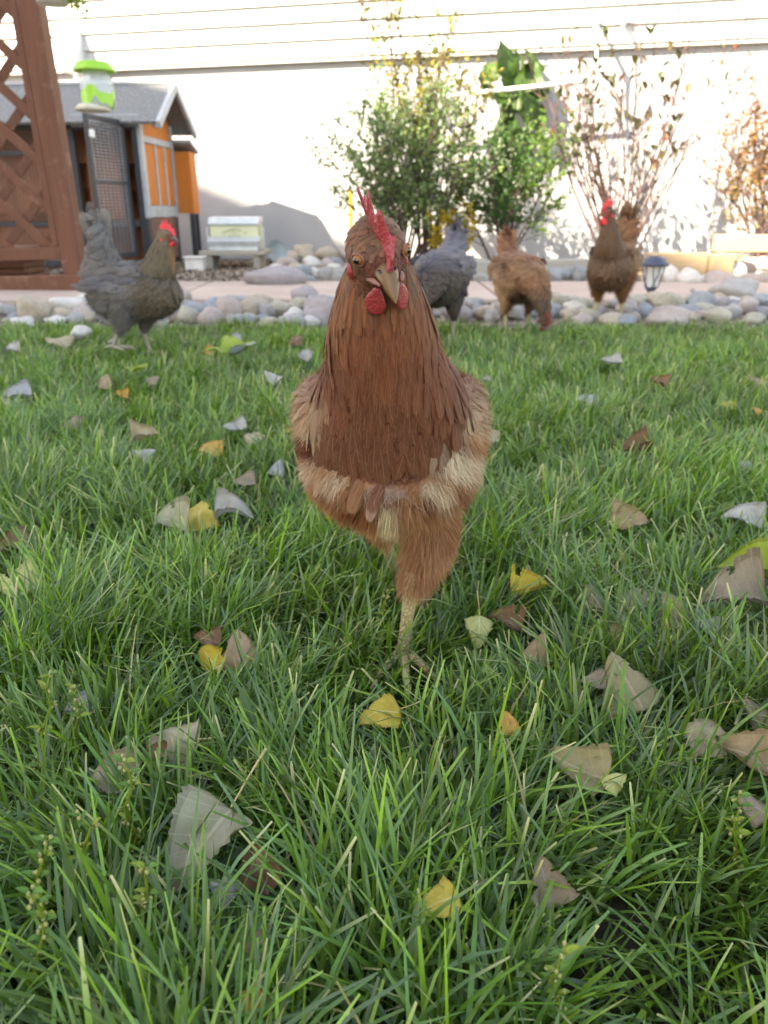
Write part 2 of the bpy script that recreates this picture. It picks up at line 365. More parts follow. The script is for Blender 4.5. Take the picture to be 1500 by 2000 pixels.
# wall of the house at the back: WA..WB is the line of its face
WA, WB = Vector((-2.2, 7.57)), Vector((2.77, 6.39)); WD = (WB - WA).normalized(); WN = Vector((WD.y, -WD.x))   # WN points to the viewer
def wall(s, out=0.0, z=0.0):
    p = WA + WD * s + WN * out; return Vector((p.x, p.y, z))
def wall_at(px, py, out=0.0):                     # photo pixel on the wall face pushed out by `out`
    u = (px - 750) / FPX; v = (1000 - py) / FPX; d = Vector((u, CP + v * SP, -SP + v * CP))
    t = (WA + WN * out).dot(WN) / Vector((d.x, d.y)).dot(WN); q = d * t; q.z += CAMH; return q
house = empty('house', wall(2.4)); house.rotation_euler.z = math.atan2(WD.y, WD.x)
tag(house, 'white house with lap siding above a bare stucco foundation wall', 'house')
HL = 7.0
BAND = 1.535
MB().box((0, 0.15, BAND / 2), (2 * HL, 0.3, BAND - 0.002)).build('foundation', M['stucco'], house)
MB().box((0, 0.10, BAND + 0.014), (2 * HL - 0.01, 0.31, 0.028)).build('drip_trim', M['vinyl'], house)
EXPO = 0.1235
lap = None
for i in range(17):
    z0 = BAND + 0.030 + i * EXPO
    prof = [(-0.072, 0.0), (-0.068, 0.004), (-0.044, EXPO + 0.012), (0.0, EXPO + 0.012), (0.0, 0.0)]
    if lap is None:
        V = [(x, y, z) for x in (-HL, HL) for y, z in prof]; n = 5
        lap = mesh('siding_board', V, [(k, (k + 1) % n, n + (k + 1) % n, n + k) for k in range(n)] + [tuple(range(n))[::-1], tuple(range(n, 2 * n))], False)
    ob('siding_board', lap, house, (0, 0, z0), mat=M['vinyl'])
MB().box((0, 0.2, BAND + 1.25), (2 * HL - 0.02, 0.39, 2.2)).build('wall_sheathing', M['vinyl'], house)

# unseen house added behind the viewer, sized and placed to shade the lawn
SHD_EDGE = 6.95      # how far (along the eave's normal) the shade reaches from the point below
EN = Vector((0.67, 0.742)).normalized(); ED = Vector((EN.y, -EN.x)); EH = 11.0
reach = EH * (SUN.x * EN.x + SUN.y * EN.y) / -SUN.z
e0 = Vector((-2.5, 0.03)) + EN * (SHD_EDGE - reach)
near = empty('added_shade_house', (e0.x, e0.y, 0)); near.rotation_euler.z = math.atan2(ED.y, ED.x)
tag(near, 'unseen tall house added behind the viewer to keep the lawn in shade', 'house')
MB().box((-1.75, -4.6, EH / 2 - 0.06), (10.1, 8, EH - 0.12)).build('wall', M['house_paint'], near)
V = [(x, y, z) for x in (-7.1, 3.6) for y, z in ((0, EH), (0, EH - 0.18), (-4.6, EH + 1.4), (-9.2, EH - 0.18), (-9.2, EH), (-4.6, EH + 1.6))]
ob('roof', mesh('roof', V, [(k, (k + 1) % 6, 6 + (k + 1) % 6, 6 + k) for k in range(6)] + [(0, 1, 2, 5), (5, 2, 3, 4), (11, 8, 7, 6), (10, 9, 8, 11)], False), near, mat=M['roof_shingle'])
for x in (-5, -1.75, 1.5):
    for z in (1.5, 4.3, 7.2, 9.6):
        f = MB().box((x, -0.585, z), (1.1, 0.06, 1.3)).build('window', M['white_pvc'], near)
        MB().box((x, -0.55, z), (0.95, 0.02, 1.15)).build('pane', M['eye_pupil'], near)

# wall fittings ------------------------------------------------------
a = wall_at(152, 62, 0.0); b = wall_at(170, 140, 0.0)
hood = empty('vent_hood', wall_at(160, 105)); hood.rotation_euler.z = house.rotation_euler.z
tag(hood, 'white upright hood standing out from the siding above the coop', 'vent hood')
V = [(-0.055, -0.02, -0.17), (0.055, -0.02, -0.17), (0.055, -0.02, 0.2), (-0.055, -0.02, 0.2), (-0.055, -0.42, -0.17), (0.055, -0.42, -0.17), (0.055, -0.30, 0.05), (-0.055, -0.30, 0.05)]
ob('shell', mesh('shell', V, [(0, 1, 2, 3), (4, 7, 6, 5), (0, 4, 5, 1), (1, 5, 6, 2), (2, 6, 7, 3), (3, 7, 4, 0)], False), hood, mat=M['white_pvc'])
MB().box((0, -0.035, 0.0), (0.14, 0.03, 0.42)).build('mounting_plate', M['white_pvc'], hood)
pipe = empty('drain_pipe', wall_at(1165, 155)); tag(pipe, 'white plastic drain pipe bracketed off the wall behind the bare shrub', 'pipe')
o0 = pipe.location
PO = 0.36
pts = [wall_at(1172, 42, 0.0), wall_at(1164, 40, PO), wall_at(1166, 157, PO), wall_at(830, 192, PO)]
end = pts[3]; pts.append(Vector((end.x, end.y, end.z)) - Vector((WN.x, WN.y, 0)) * (PO - 0.01))
MB().tube([p - o0 for p in pts[:4]], 0.017, 10).build('tube', M['white_pvc'], pipe, True)
MB().tube([pts[3] - o0, pts[4] - o0], 0.016, 10).build('return_tube', M['white_pvc'], pipe, True)
for p in pts[1:4]:
    MB().lathe([(0.0, -0.024), (0.022, -0.02), (0.025, 0), (0.022, 0.02), (0.0, 0.024)], 12, p - o0, False).build('elbow', M['white_pvc'], pipe, True)
spg = empty('hose_bib', wall_at(1216, 48)); tag(spg, 'grey hose bib sticking out of the siding above the drain pipe', 'faucet'); spg.rotation_euler.z = house.rotation_euler.z
MB().tube([(0, 0.0, 0.0), (0, -0.17, 0.0), (0.0, -0.21, -0.02), (0, -0.22, -0.06)], [0.014, 0.014, 0.015, 0.013], 10).build('spout', M['galvanized'], spg, True)
MB().lathe([(0.0, 0.0), (0.03, 0.002), (0.034, 0.01), (0.03, 0.018), (0.0, 0.02)], 14, (0, -0.14, 0.035), False).build('handle', M['galvanized'], spg, True)
MB().tube([(0, -0.14, 0.0), (0, -0.14, 0.04)], 0.006, 6).build('valve_stem', M['galvanized'], spg)

# ================================================================== LATTICE SCREEN
LY = 4.22; lx = -1.615
lat = empty('lattice_screen', (lx, LY, 0)); lat.rotation_euler = (0, R(-1.6), R(-2))
tag(lat, 'brown stained lattice screen between square posts at the left edge', 'lattice')
MB().box((0, 0, 1.2), (0.100, 0.100, 2.4), ch=0.006).build('post', M['lattice_wood'], lat)
MB().box((-1.9, 0, 1.2), (0.100, 0.100, 2.4), ch=0.006).build('post', M['lattice_wood'], lat)
for nm, z0, z1, y, x1 in (('bottom_rail', 0.028, 0.105, -0.058, 0.045), ('lower_rail', 0.180, 0.240, -0.02, -0.053), ('top_rail', 2.18, 2.25, -0.02, -0.053)):
    MB().box(((x1 - 1.85) / 2, y, (z0 + z1) / 2), (x1 + 1.85, 0.038, z1 - z0), ch=0.003).build(nm, M['lattice_wood'], lat)
MB().box((-0.9, 0, 2.46), (3.0, 0.09, 0.11), ch=0.004).build('beam', M['lattice_wood'], lat)
MB().box((0.05, 0, 2.46), (0.09, 2.6, 0.09), ch=0.004).build('cross_beam', M['lattice_wood'], lat)
for x in (-0.072, -1.83): MB().box((x, -0.012, 1.21), (0.034, 0.05, 1.93), ch=0.003).build('stile', M['lattice_wood'], lat)
def slats(y, sgn, mat, step=0.150, w=0.046):
    x0, x1, z0, z1 = -1.82, -0.085, 0.225, 2.2
    c = (x0 - z1) if sgn > 0 else (x0 + z0)
    k = step * math.sqrt(2)
    c += 0.03
    while c < ((x1 - z0) if sgn > 0 else (x1 + z1)):
        # line x = c + sgn*z ; clip
        za = (x0 - c) * sgn; zb = (x1 - c) * sgn
        lo, hi = max(min(za, zb), z0), min(max(za, zb), z1)
        if hi - lo > 0.05:
            j = rnd(-0.004, 0.004)
            MB().bar((c + j + sgn * lo, y, lo), (c + j + sgn * hi, y, hi), w, 0.009, up=(0, 1, 0), ch=0.001).build('slat', mat, lat)
        c += k
slats(-0.008, -1, M['lattice_wood']); slats(0.004, 1, M['lattice_dark'])
# old boards stacked on the ground behind the lower gap
pal = empty('board_stack', (-2.45, LY + 0.35, 0)); tag(pal, 'weathered brown boards stacked behind the foot of the lattice', 'boards')
for i in range(6):
    MB().box((rnd(-0.06, 0.02), rnd(-0.03, 0.03), 0.03 + i * 0.036), (1.0, 0.28, 0.033), ch=0.003).build('board', M['lattice_dark'], pal)

# ================================================================== CHICKEN COOP
CX, CY = -1.73, 6.02
coop = empty('chicken_coop', (CX, CY, 0)); coop.rotation_euler.z = R(-3)
tag(coop, 'orange and grey chicken coop with a wire run and felt roof', 'chicken coop')
CD = 0.74; CLn = 2.1; EZ = 1.035; RZ = 1.27
def cb(nm, x0, x1, y0, y1, z0, z1, mat, par=coop, ch=0.002):
    return MB().box(((x0 + x1) / 2, (y0 + y1) / 2, (z0 + z1) / 2), (x1 - x0, y1 - y0, z1 - z0), ch=ch).build(nm, M[mat], par)
# black frame of the run
for x in (-CLn, -1.25, -0.52): cb('run_post', x, x + 0.045, 0, 0.045, 0, EZ, 'coop_black')
cb('corner_post', -0.055, 0.0, 0, 0.05, 0, EZ, 'coop_black')
cb('corner_trim', -0.012, 0.014, -0.012, 0.06, 0.36, EZ - 0.002, 'coop_grey')
for x in (-CLn, -0.05): cb('rear_post', x, x + 0.05, CD - 0.05, CD, 0, EZ, 'coop_black')
cb('eave_rail', -CLn + 0.05, -0.06, 0.003, 0.04, EZ - 0.09, EZ - 0.002, 'coop_black')
cb('eave_trim', -0.47, 0.012, -0.022, -0.002, EZ - 0.075, EZ + 0.004, 'coop_grey')
cb('run_rail', -CLn + 0.05, -0.53, 0.005, 0.038, 0.30, 0.335, 'coop_black')
cb('run_rail', -CLn + 0.05, -0.53, 0.006, 0.037, 0.78, 0.81, 'coop_black')
cb('sill_rail', -CLn + 0.05, -0.06, 0.004, 0.039, 0.02, 0.065, 'coop_black')
cb('run_rail', -0.47, -0.06, 0.005, 0.038, 0.30, 0.345, 'coop_black')
cb('run_rail', -0.17, -0.14, 0.006, 0.037, 0.35, EZ - 0.095, 'coop_black')
# inside: brown boards
k = 0
x = -CLn + 0.05
while x < -0.10:
    cb('back_board', x, x + 0.118, CD - 0.075, CD - 0.055, 0.03, EZ, 'coop_brown'); x += 0.122
for z in (0.34, 0.56, 0.74): cb('shelf', -1.9, -0.1, 0.30, 0.60, z, z + 0.02, 'coop_brown')
cb('inner_panel', -1.2, -0.56, 0.14, 0.155, 0.40, 0.77, 'coop_brown'); cb('inner_panel', -0.46, -0.18, 0.13, 0.145, 0.36, 0.80, 'coop_brown'); cb('inner_panel', -1.2, -0.56, 0.17, 0.185, 0.10, 0.29, 'coop_brown')
# wire mesh of the run (too fine to pick apart)
mb = MB()
for i in range(60):
    x = -CLn + 0.05 + i * 0.026
    mb.add([(x, 0.02, 0.06), (x + 0.002, 0.02, 0.06), (x + 0.002, 0.02, EZ - 0.09), (x, 0.02, EZ - 0.09)], [(0, 1, 2, 3)])
o = mb.build('wire_mesh', M['wire'], coop); tag(o, kind='stuff')
# gable end: x = 0 face, planks run upright
def plank(y0, y1, z0, z1t0, z1t1, name='plank', x=0.0, mat='coop_orange'):
    g = 0.0025; V = [(xx, y, z) for xx in (x - 0.012, x) for y, z in ((y0 + g, z0), (y1 - g, z0), (y1 - g, z1t1), (y0 + g, z1t0))]
    ob(name, mesh(name, V, [(0, 3, 2, 1), (4, 5, 6, 7), (0, 1, 5, 4), (1, 2, 6, 5), (2, 3, 7, 6), (3, 0, 4, 7)], False), coop, mat=M[mat])
roofz = lambda y: EZ + (RZ - 0.03 - EZ) * (1 - abs(y - CD / 2) / (CD / 2))
NB = 8; w = (CD - 0.08) / NB
for i in range(NB):
    y0 = 0.04 + i * w; y1 = y0 + w
    plank(y0, y1, 0.915, roofz(y0) - 0.012, roofz(y1) - 0.012)
    plank(y0, y1, 0.45, 0.865, 0.865)
cb('gable_rail', -0.02, 0.013, 0.03, CD - 0.03, 0.868, 0.912, 'coop_grey')
cb('gable_rail', -0.02, 0.013, 0.03, CD - 0.03, 0.365, 0.446, 'coop_grey')
for y in (0.29, 0.50): cb('stile', -0.018, 0.010, y, y + 0.028, 0.448, 0.866, 'coop_grey')
cb('corner_trim', -0.012, 0.012, CD - 0.045, CD + 0.002, 0.36, EZ - 0.003, 'coop_grey')
cb('hatch_panel', -0.012, -0.002, 0.06, CD - 0.06, 0.06, 0.36, 'coop_brown')
mb = MB()
for i in range(16): mb.box((0.004, 0.36, 0.075 + i * 0.018), (0.004, 0.60, 0.004))
tag(mb.build('hatch_mesh', M['wire'], coop), kind='stuff')
v_ = cb('vent', 0.001, 0.012, CD / 2 - 0.06, CD / 2 + 0.06, 0.99, 1.15, 'coop_grey')
for i in range(5): MB().box((0.018, CD / 2, 1.005 + i * 0.031), (0.014, 0.10, 0.016), Matrix.Rotation(R(25), 3, 'Y')).build('louvre', M['coop_grey'], v_)
# roof
sl_ = math.atan2(RZ - EZ, CD / 2)
for sgn in (-1, 1):
    L = (CD / 2 + 0.09) / math.cos(sl_)
    c = (-CLn / 2 + 0.05, CD / 2 + sgn * (L / 2) * math.cos(sl_), RZ - (L / 2) * math.sin(sl_))
    MB().box((0, 0, 0), (CLn + 0.22, L, 0.02)).build('roof', M['coop_roof'], coop, loc=c, rot=(-sgn * sl_, 0, 0))
    MB().box((0, 0, 0), (0.03, L, 0.055), ch=0.003).build('barge_board', M['coop_grey'], coop, loc=(0.125 + 0.05, c[1], c[2] - 0.012), rot=(-sgn * sl_, 0, 0))
MB().box((-CLn / 2 + 0.05, CD / 2, RZ + 0.012), (CLn + 0.24, 0.05, 0.022), ch=0.004).build('ridge_cap', M['coop_grey'], coop)
# nest box
nb = MB().box((-0.02, CD + 0.085, 0.62), (0.30, 0.17, 0.46), ch=0.003).build('nest_box', M['coop_orange'], coop)
for i in range(3): MB().box((0.133, CD + 0.028 + i * 0.057, 0.62), (0.008, 0.052, 0.46)).build('plank', M['coop_orange'], nb)
MB().box((0, 0, 0), (0.36, 0.24, 0.025), ch=0.003).build('nest_box_roof', M['coop_grey'], nb, loc=(-0.02, CD + 0.10, 0.888), rot=(R(-17), 0, 0))
for y in (CD + 0.02, CD + 0.125): cb('nest_box_leg', 0.09, 0.13, y, y + 0.04, 0.0, 0.388, 'coop_black')
# open wire door, hinged on its right side and swung out to the viewer
door = empty('door', (0, 0, 0)); door.parent = coop; door.location = (-0.10, -0.03, 0.10); door.rotation_euler.z = R(80)
DW, DH = 0.46, 0.90
for nm, c, d in (('stile', (-0.015, 0, DH / 2), (0.03, 0.03, DH)), ('stile', (-DW + 0.015, 0, DH / 2), (0.03, 0.03, DH)), ('rail', (-DW / 2, 0, 0.015), (DW - 0.062, 0.028, 0.03)), ('rail', (-DW / 2, 0, DH - 0.015), (DW - 0.062, 0.028, 0.03)), ('rail', (-DW / 2, 0, DH * 0.55), (DW - 0.062, 0.024, 0.025))):
    MB().box(c, d, ch=0.002).build(nm, M['coop_black'], door)
mb = MB()
for i in range(42): mb.box((-DW / 2, 0.001, 0.04 + i * 0.0205), (DW - 0.06, 0.0045, 0.0045))
for i in range(8): mb.box((-0.06 - i * 0.05, -0.004, DH / 2), (0.003, 0.003, DH - 0.06))
tag(mb.build('wire_mesh', M['wire'], door), kind='stuff')
MB().box((-DW + 0.015, -0.03, DH - 0.12), (0.03, 0.03, 0.05), ch=0.006).build('latch', M['white_pvc'], door)

# ================================================================== HANGING THINGS (from the lattice's cross beam)
jy = 4.0
jb = P(195, 218, jy); jt = P(190, 122, jy)
jar = empty('hanging_feeder', jb); tag(jar, 'clear hanging jar with lime green lid and splashed green band', 'feeder')
s_ = SCALE(190, 170, jy); jh = (jt - jb).length
MB().lathe([(25 * s_, 0.02), (31 * s_, 0.03), (31 * s_, jh * 0.62), (26 * s_, jh * 0.72), (25 * s_, jh * 0.80)], 28, cap=False).build('jar', M['jar_clear'], jar, True)
MB().lathe([(0, jh * 0.80), (34 * s_, jh * 0.80), (40 * s_, jh * 0.81), (38 * s_, jh * 0.86), (32 * s_, jh * 0.97), (28 * s_, jh), (0, jh)], 28, cap=False).build('lid', M['lime_plastic'], jar, True)
MB().lathe([(0, 0.0), (30 * s_, 0.0), (34 * s_, 0.006), (26 * s_, 0.028), (0, 0.034)], 28, (-12 * s_, -0.01, 0), False).build('tray', M['tan_plastic'], jar, True)
V = []; F = []; n = 40                                        # splashed band wrapped round the jar
for k in range(n):
    a = 2 * math.pi * k / n; r = 31.6 * s_
    top = jh * (0.42 + 0.09 * math.sin(3 * a + 0.4) + 0.03 * math.sin(7 * a)); bot = jh * (0.17 + 0.08 * math.sin(4 * a + 1) + 0.05 * math.sin(9 * a + 2))
    V += [(r * math.cos(a), r * math.sin(a), bot), (r * math.cos(a), r * math.sin(a), top)]
F = [(2 * k, 2 * ((k + 1) % n), 2 * ((k + 1) % n) + 1, 2 * k + 1) for k in range(n)]
ob('splash_band', mesh('splash_band', V, F), jar, mat=M['lime_plastic'])
hang_top = 2.42
MB().tube([(0, 0, jh), (0, 0, hang_top - jb.z)], 0.0012, 5).build('hanger_wire', M['wire'], jar)
MB().bar((0.0, 0.03, hang_top - jb.z), (lx + 0.05 - jb.x, 0.03, hang_top - jb.z), 0.02, 0.02).build('hanger_arm', M['iron'], jar)
py_ = 3.85
pb = P(103, 8, py_); ps = SCALE(103, 8, py_)
pot = empty('hanging_planter', pb); tag(pot, 'pale hanging planter with trailing green foliage at the top edge', 'planter')
MB().lathe([(0, 0), (30 * ps, 0.0), (38 * ps, 0.10), (42 * ps, 0.15), (40 * ps, 0.155), (34 * ps, 0.14), (0, 0.13)], 28, cap=False).build('pot', M['white_block'], pot, True)
for k in range(3):
    a = 2.1 * k; MB().tube([(40 * ps * math.cos(a), 40 * ps * math.sin(a), 0.15), (0, 0, 0.55)], 0.0012, 4).build('hanger_wire', M['wire'], pot)
MB().tube([(0, 0, 0.55), (0, 0, 2.42 - pb.z)], 0.0012, 4).build('hanger_wire', M['wire'], pot)
MB().bar((0.02, 0.0, 2.42 - pb.z), (lx + 0.05 - pb.x, 0.0, 2.42 - pb.z), 0.02, 0.02).build('hanger_arm', M['iron'], pot)

def leafcards(pts, dirs, L, Wd, cols, fold=0.25, nrm=None):
    """small folded leaves: 6 vertices, 4 triangles each"""
    pts = np.asarray(pts, float); n = len(pts); dirs = np.asarray(dirs, float); dirs /= np.linalg.norm(dirs, axis=1)[:, None] + 1e-9
    r = RNG.normal(size=(n, 3)) if nrm is None else nrm + RNG.normal(size=(n, 3)) * 0.4
    side = np.cross(dirs, r); side /= np.linalg.norm(side, axis=1)[:, None] + 1e-9; up = np.cross(side, dirs)
    L = np.broadcast_to(np.asarray(L, float), (n,))[:, None]; Wd = np.broadcast_to(np.asarray(Wd, float), (n,))[:, None]
    b = pts; m1 = pts + dirs * L * 0.35 - up * Wd * 0.05; m2 = pts + dirs * L * 0.7; t = pts + dirs * L - up * L * 0.08
    l = pts + dirs * L * 0.45 + side * Wd * 0.5 + up * Wd * fold; rr = pts + dirs * L * 0.45 - side * Wd * 0.5 + up * Wd * fold
    V = np.stack([b, l, t, rr, m1, m2], 1).reshape(-1, 3); k = np.arange(n)[:, None] * 6
    F = np.concatenate([k + np.array([[0, 4, 1]]), k + np.array([[4, 5, 1]]), k + np.array([[5, 2, 1]]), k + np.array([[0, 3, 4]]), k + np.array([[4, 3, 5]]), k + np.array([[5, 3, 2]])], 0)
    c = np.repeat(np.asarray(cols, float), 6, 0)
    return V, F, c
def foliage(name, parent, pts, dirs, L, Wd, cols, **kw):
    V, F, c = leafcards(pts, dirs, L, Wd, cols, **kw)
    o = ob(name, mesh(name, V, F, False, col=c), parent, mat=M['foliage']); tag(o, kind='stuff'); return o
def tint(n, c, c2, f=None):
    f = RNG.random((n, 1)) if f is None else f[:, None]
    return np.asarray(c) * (1 - f) + np.asarray(c2) * f * (0.85 + 0.3 * RNG.random((n, 1)))
n = 420
q = RNG.normal(size=(n, 3)) * np.array([0.055, 0.05, 0.03]) + np.array([0.05, -0.02, 0.16])
tr = RNG.random(n) < 0.55
q[tr] = np.array([0.115, -0.05, 0.02]) + RNG.normal(size=(tr.sum(), 3)) * np.array([0.022, 0.02, 0.03])
foliage('foliage', pot, q, RNG.normal(size=(n, 3)) + np.array([0.2, -0.2, -0.5]), 0.026, 0.012, tint(n, (0.10, 0.20, 0.03), (0.34, 0.38, 0.06)))

# ================================================================== THINGS IN THE BED
fb = P(463, 524, Z=0.0)
bench = empty('wooden_platform', (fb.x, fb.y, 0)); tag(bench, 'low weathered grey wooden platform under the cream feeder', 'platform')
k_ = SCALE(463, 505, fb.y)
MB().box((0, 0, 0.118), (125 * k_, 0.34, 0.032), ch=0.004).build('top', M['timber_grey'], bench)
for sx in (-1, 1): MB().box((sx * 45 * k_, 0, 0.051), (0.05, 0.30, 0.102), ch=0.004).build('leg', M['timber_grey'], bench)
fd = empty('treadle_feeder', (fb.x + 0.01, fb.y, 0.134)); tag(fd, 'cream metal poultry feeder with galvanized lid and dark arched lettering', 'feeder')
fw = 93 * k_; fh = 56 * k_
MB().box((0, 0.03, fh * 0.5), (fw, 0.20, fh), ch=0.006).build('hopper', M['feeder_cream'], fd)
V = [(x, y, z) for x in (-fw / 2 - 0.006, fw / 2 + 0.006) for y, z in ((-0.078, fh - 0.045), (-0.082, fh - 0.03), (-0.06, fh + 0.012), (0.14, fh + 0.016), (0.14, fh - 0.02), (-0.07, fh - 0.04))]
ob('lid', mesh('lid', V, [(i, (i + 1) % 6, 6 + (i + 1) % 6, 6 + i) for i in range(6)] + [(5, 4, 3, 2, 1, 0), (6, 7, 8, 9, 10, 11)], False), fd, mat=M['galvanized'])
MB().box((0, -0.10, 0.055), (fw * 1.06, 0.09, 0.065), Matrix.Rotation(R(18), 3, 'X'), ch=0.004).build('feed_flap', M['galvanized'], fd)
MB().box((0, -0.09, 0.014), (fw * 1.0, 0.10, 0.026), ch=0.003).build('trough', M['galvanized'], fd)
for sx in (-1, 1): MB().box((sx * (fw / 2 + 0.026), -0.03, fh * 0.38), (0.016, 0.03, fh * 0.72), ch=0.003).build('lever_arm', M['galvanized'], fd)
def lettering(txt, size, parent, name='lettering', arc=None, loc=(0, 0, 0), mat='lettering'):
    """flat print: real letters, on a line or an arch"""
    mbV = []; mbF = []; nn = 0
    cu = bpy.data.curves.new('t', 'FONT'); cu.size = size; cu.align_x = 'CENTER'; cu.resolution_u = 2; cu.extrude = 0.0004
    def grab(s):
        cu.body = s; t = bpy.data.objects.new('t', cu); COL.objects.link(t); dg = bpy.context.evaluated_depsgraph_get()
        me = bpy.data.meshes.new_from_object(t.evaluated_get(dg)); bpy.data.objects.remove(t)
        v = np.array([x.co[:] for x in me.vertices]) if len(me.vertices) else np.zeros((0, 3)); f = [tuple(p.vertices) for p in me.polygons]; bpy.data.meshes.remove(me); return v, f
    for i, ch in enumerate(txt):
        if ch == ' ': continue
        v, f = grab(ch)
        if arc:
            a = (i - (len(txt) - 1) / 2) * size * 0.78 / arc; ca, sa = math.cos(a), math.sin(a)
            x = v[:, 0]; y = v[:, 1] + arc; v = np.stack([x * ca + y * sa, -x * sa + y * ca - arc, v[:, 2]], 1)
        else: v = v + np.array([(i - (len(txt) - 1) / 2) * size * 0.74, 0, 0])
        mbV.append(np.stack([v[:, 0], -v[:, 2], v[:, 1]], 1)); mbF += [tuple(j + nn for j in ff) for ff in f]; nn += len(v)
    return ob(name, mesh(name, np.vstack(mbV), mbF, False), parent, loc, mat=M[mat])
lettering("GRANDPA'S", 0.026, fd, arc=0.16, loc=(0, -0.0725, fh * 0.62))
lettering("THE", 0.014, fd, loc=(0, -0.0725, fh * 0.535)); lettering("FEEDER", 0.020, fd, loc=(0, -0.0725, fh * 0.43))
wb = P(384, 530, Z=0.0)
blk = empty('white_tub', (wb.x, wb.y, 0)); tag(blk, 'small white square tub on the mulch left of the cream feeder', 'tub')
MB().box((0, 0, 0.045), (0.13, 0.13, 0.09), ch=0.008).build('body', M['white_block'], blk); MB().box((0, 0, 0.098), (0.145, 0.145, 0.014), ch=0.004).build('rim', M['white_block'], blk)
dp = P(545, 512, Z=0.0)
dish = empty('metal_dish', (dp.x, dp.y - 0.35, 0.02)); tag(dish, 'tilted grey metal dish leaning on the rock pile', 'dish'); dish.rotation_euler = (R(62), R(28), R(10))
MB().lathe([(0, 0), (0.07, 0.0), (0.095, 0.03), (0.10, 0.034), (0.092, 0.03), (0.068, 0.006), (0, 0.006)], 24, (0, 0.09, 0), False).build('bowl', M['slate_dish'], dish, True)
ys = wall_at(686, 470, 0.35)
yst = empty('yellow_stake', (ys.x, ys.y, 0)); tag(yst, 'slim yellow stake standing by the foundation left of the green shrub', 'stake')
MB().box((0, 0, 0.26), (0.028, 0.028, 0.56), ch=0.003).build('shaft', M['yellow_paint'], yst); MB().lathe([(0.0, 0.0), (0.018, 0.005), (0.016, 0.02), (0, 0.03)], 10, (0, 0, 0.54), False).build('cap', M['yellow_paint'], yst)

# garden timbers
def timber(name, label, a, b, w, h, mat, z, endmat=None):
    a = Vector((a[0], a[1], 0)); b = Vector((b[0], b[1], 0)); c = (a + b) / 2; d = b - a
    e = MB().box((0, 0, 0), (d.length, w, h), ch=0.008).build(name, M[mat], None, loc=(c.x, c.y, z + h / 2), rot=(0, 0, math.atan2(d.y, d.x)))
    return tag(e, label, 'timber')
a = P(915, 546, Z=0.0); b = P(1142, 540, Z=0.0)
timber('edging_timber', 'grey timber edging the bed behind the pecking brown hen', (a.x, a.y), (b.x, b.y), 0.09, 0.115, 'timber_grey', 0.0)
a = P(1255, 545, Z=0); b = P(1376, 547, Z=0)
timber('edging_timber', 'pale tan edging timber just behind the garden light', (a.x, a.y), (b.x, b.y), 0.09, 0.165, 'timber', 0.0)
a = P(1379, 548, Z=0); b = P(1424, 548, Z=0)
timber('edging_timber', 'short tan timber offcut carrying the loose beam', (a.x, a.y + 0.01), (b.x, b.y + 0.01), 0.11, 0.160, 'timber', 0.0)
bm_ = timber('loose_beam', 'thick pale wooden beam lying across the edging at right', (2.10, 5.18), (3.9, 4.78), 0.10, 0.105, 'timber', 0.167)

# solar path light
sp_ = P(1268, 590, Z=0.0)
lamp = empty('path_light', (sp_.x, sp_.y, 0)); tag(lamp, 'dark blue solar path light with glass lantern beside the brown hen', 'path light')
k_ = SCALE(1268, 535, sp_.y); zt = P(1280, 500, sp_.y).z
MB().lathe([(0, zt), (15 * k_, zt - 0.002), (21 * k_, zt - 0.010), (26 * k_, zt - 0.026), (29 * k_, zt - 0.030), (29.5 * k_, zt - 0.042), (27 * k_, zt - 0.046), (0, zt - 0.044)], 32, cap=False).build('cap', M['lamp_black'], lamp, True)
MB().lathe([(0, zt + 0.0005), (13 * k_, zt + 0.001), (13 * k_, zt + 0.003), (0, zt + 0.003)], 4, cap=False).build('solar_panel', M['eye_pupil'], lamp)
zb = P(1268, 562, sp_.y).z
MB().lathe([(11 * k_, zb), (15 * k_, (zt + zb) / 2), (22 * k_, zt - 0.046)], 24, cap=False).build('glass', M['lamp_glass'], lamp, True)
for k in range(10):
    a0 = 2 * math.pi * k / 10
    pts = []
    for i in range(9):
        t = i / 8; r = (11.5 + (22.5 - 11.5) * t ** 0.8) * k_; a = a0 + (0.62 * math.sin(t * math.pi / 2 * 1.25)) * (1 if k % 2 else -1)
        pts.append((r * math.cos(a), r * math.sin(a), zb + (zt - 0.044 - zb) * t))
    MB().tube(pts, 0.0026, 5).build('rib', M['lamp_black'], lamp, True)
MB().lathe([(12.5 * k_, zb + 0.004), (12 * k_, zb), (6 * k_, zb - 0.02), (5 * k_, zb - 0.03), (0.007, zb - 0.032), (0.007, 0.0)], 16).build('stake', M['lamp_black'], lamp, True)

# ================================================================== STONES
def stone_mesh(seed, sub=2, flat=1.0):
    bm = bmesh.new(); bmesh.ops.create_icosphere(bm, subdivisions=sub, radius=1); rs = np.random.default_rng(seed)
    ax = rs.normal(size=(7, 3)); ax /= np.linalg.norm(ax, axis=1)[:, None]; am = rs.uniform(0.60, 0.92, 7); ph = rs.uniform(0, 6, (3, 3)); fr = rs.uniform(1.2, 2.6, (3, 3))
    for v in bm.verts:
        p = np.array(v.co)
        for a_, m_ in zip(ax, am):                # soft facets
            d = p @ a_
            if d > m_: p = p - a_ * (d - m_) * 0.75
        f = 1 + 0.07 * sum(math.sin(fr[i] @ p * 1.6 + ph[i][0]) for i in range(3))
        v.co = p * f
    me = bpy.data.meshes.new('stone'); bm.to_mesh(me); bm.free()
    me.polygons.foreach_set('use_smooth', np.ones(len(me.polygons), bool)); me.materials.append(M['stone_grey']); return me
SM = [stone_mesh(i, 3) for i in range(12)]
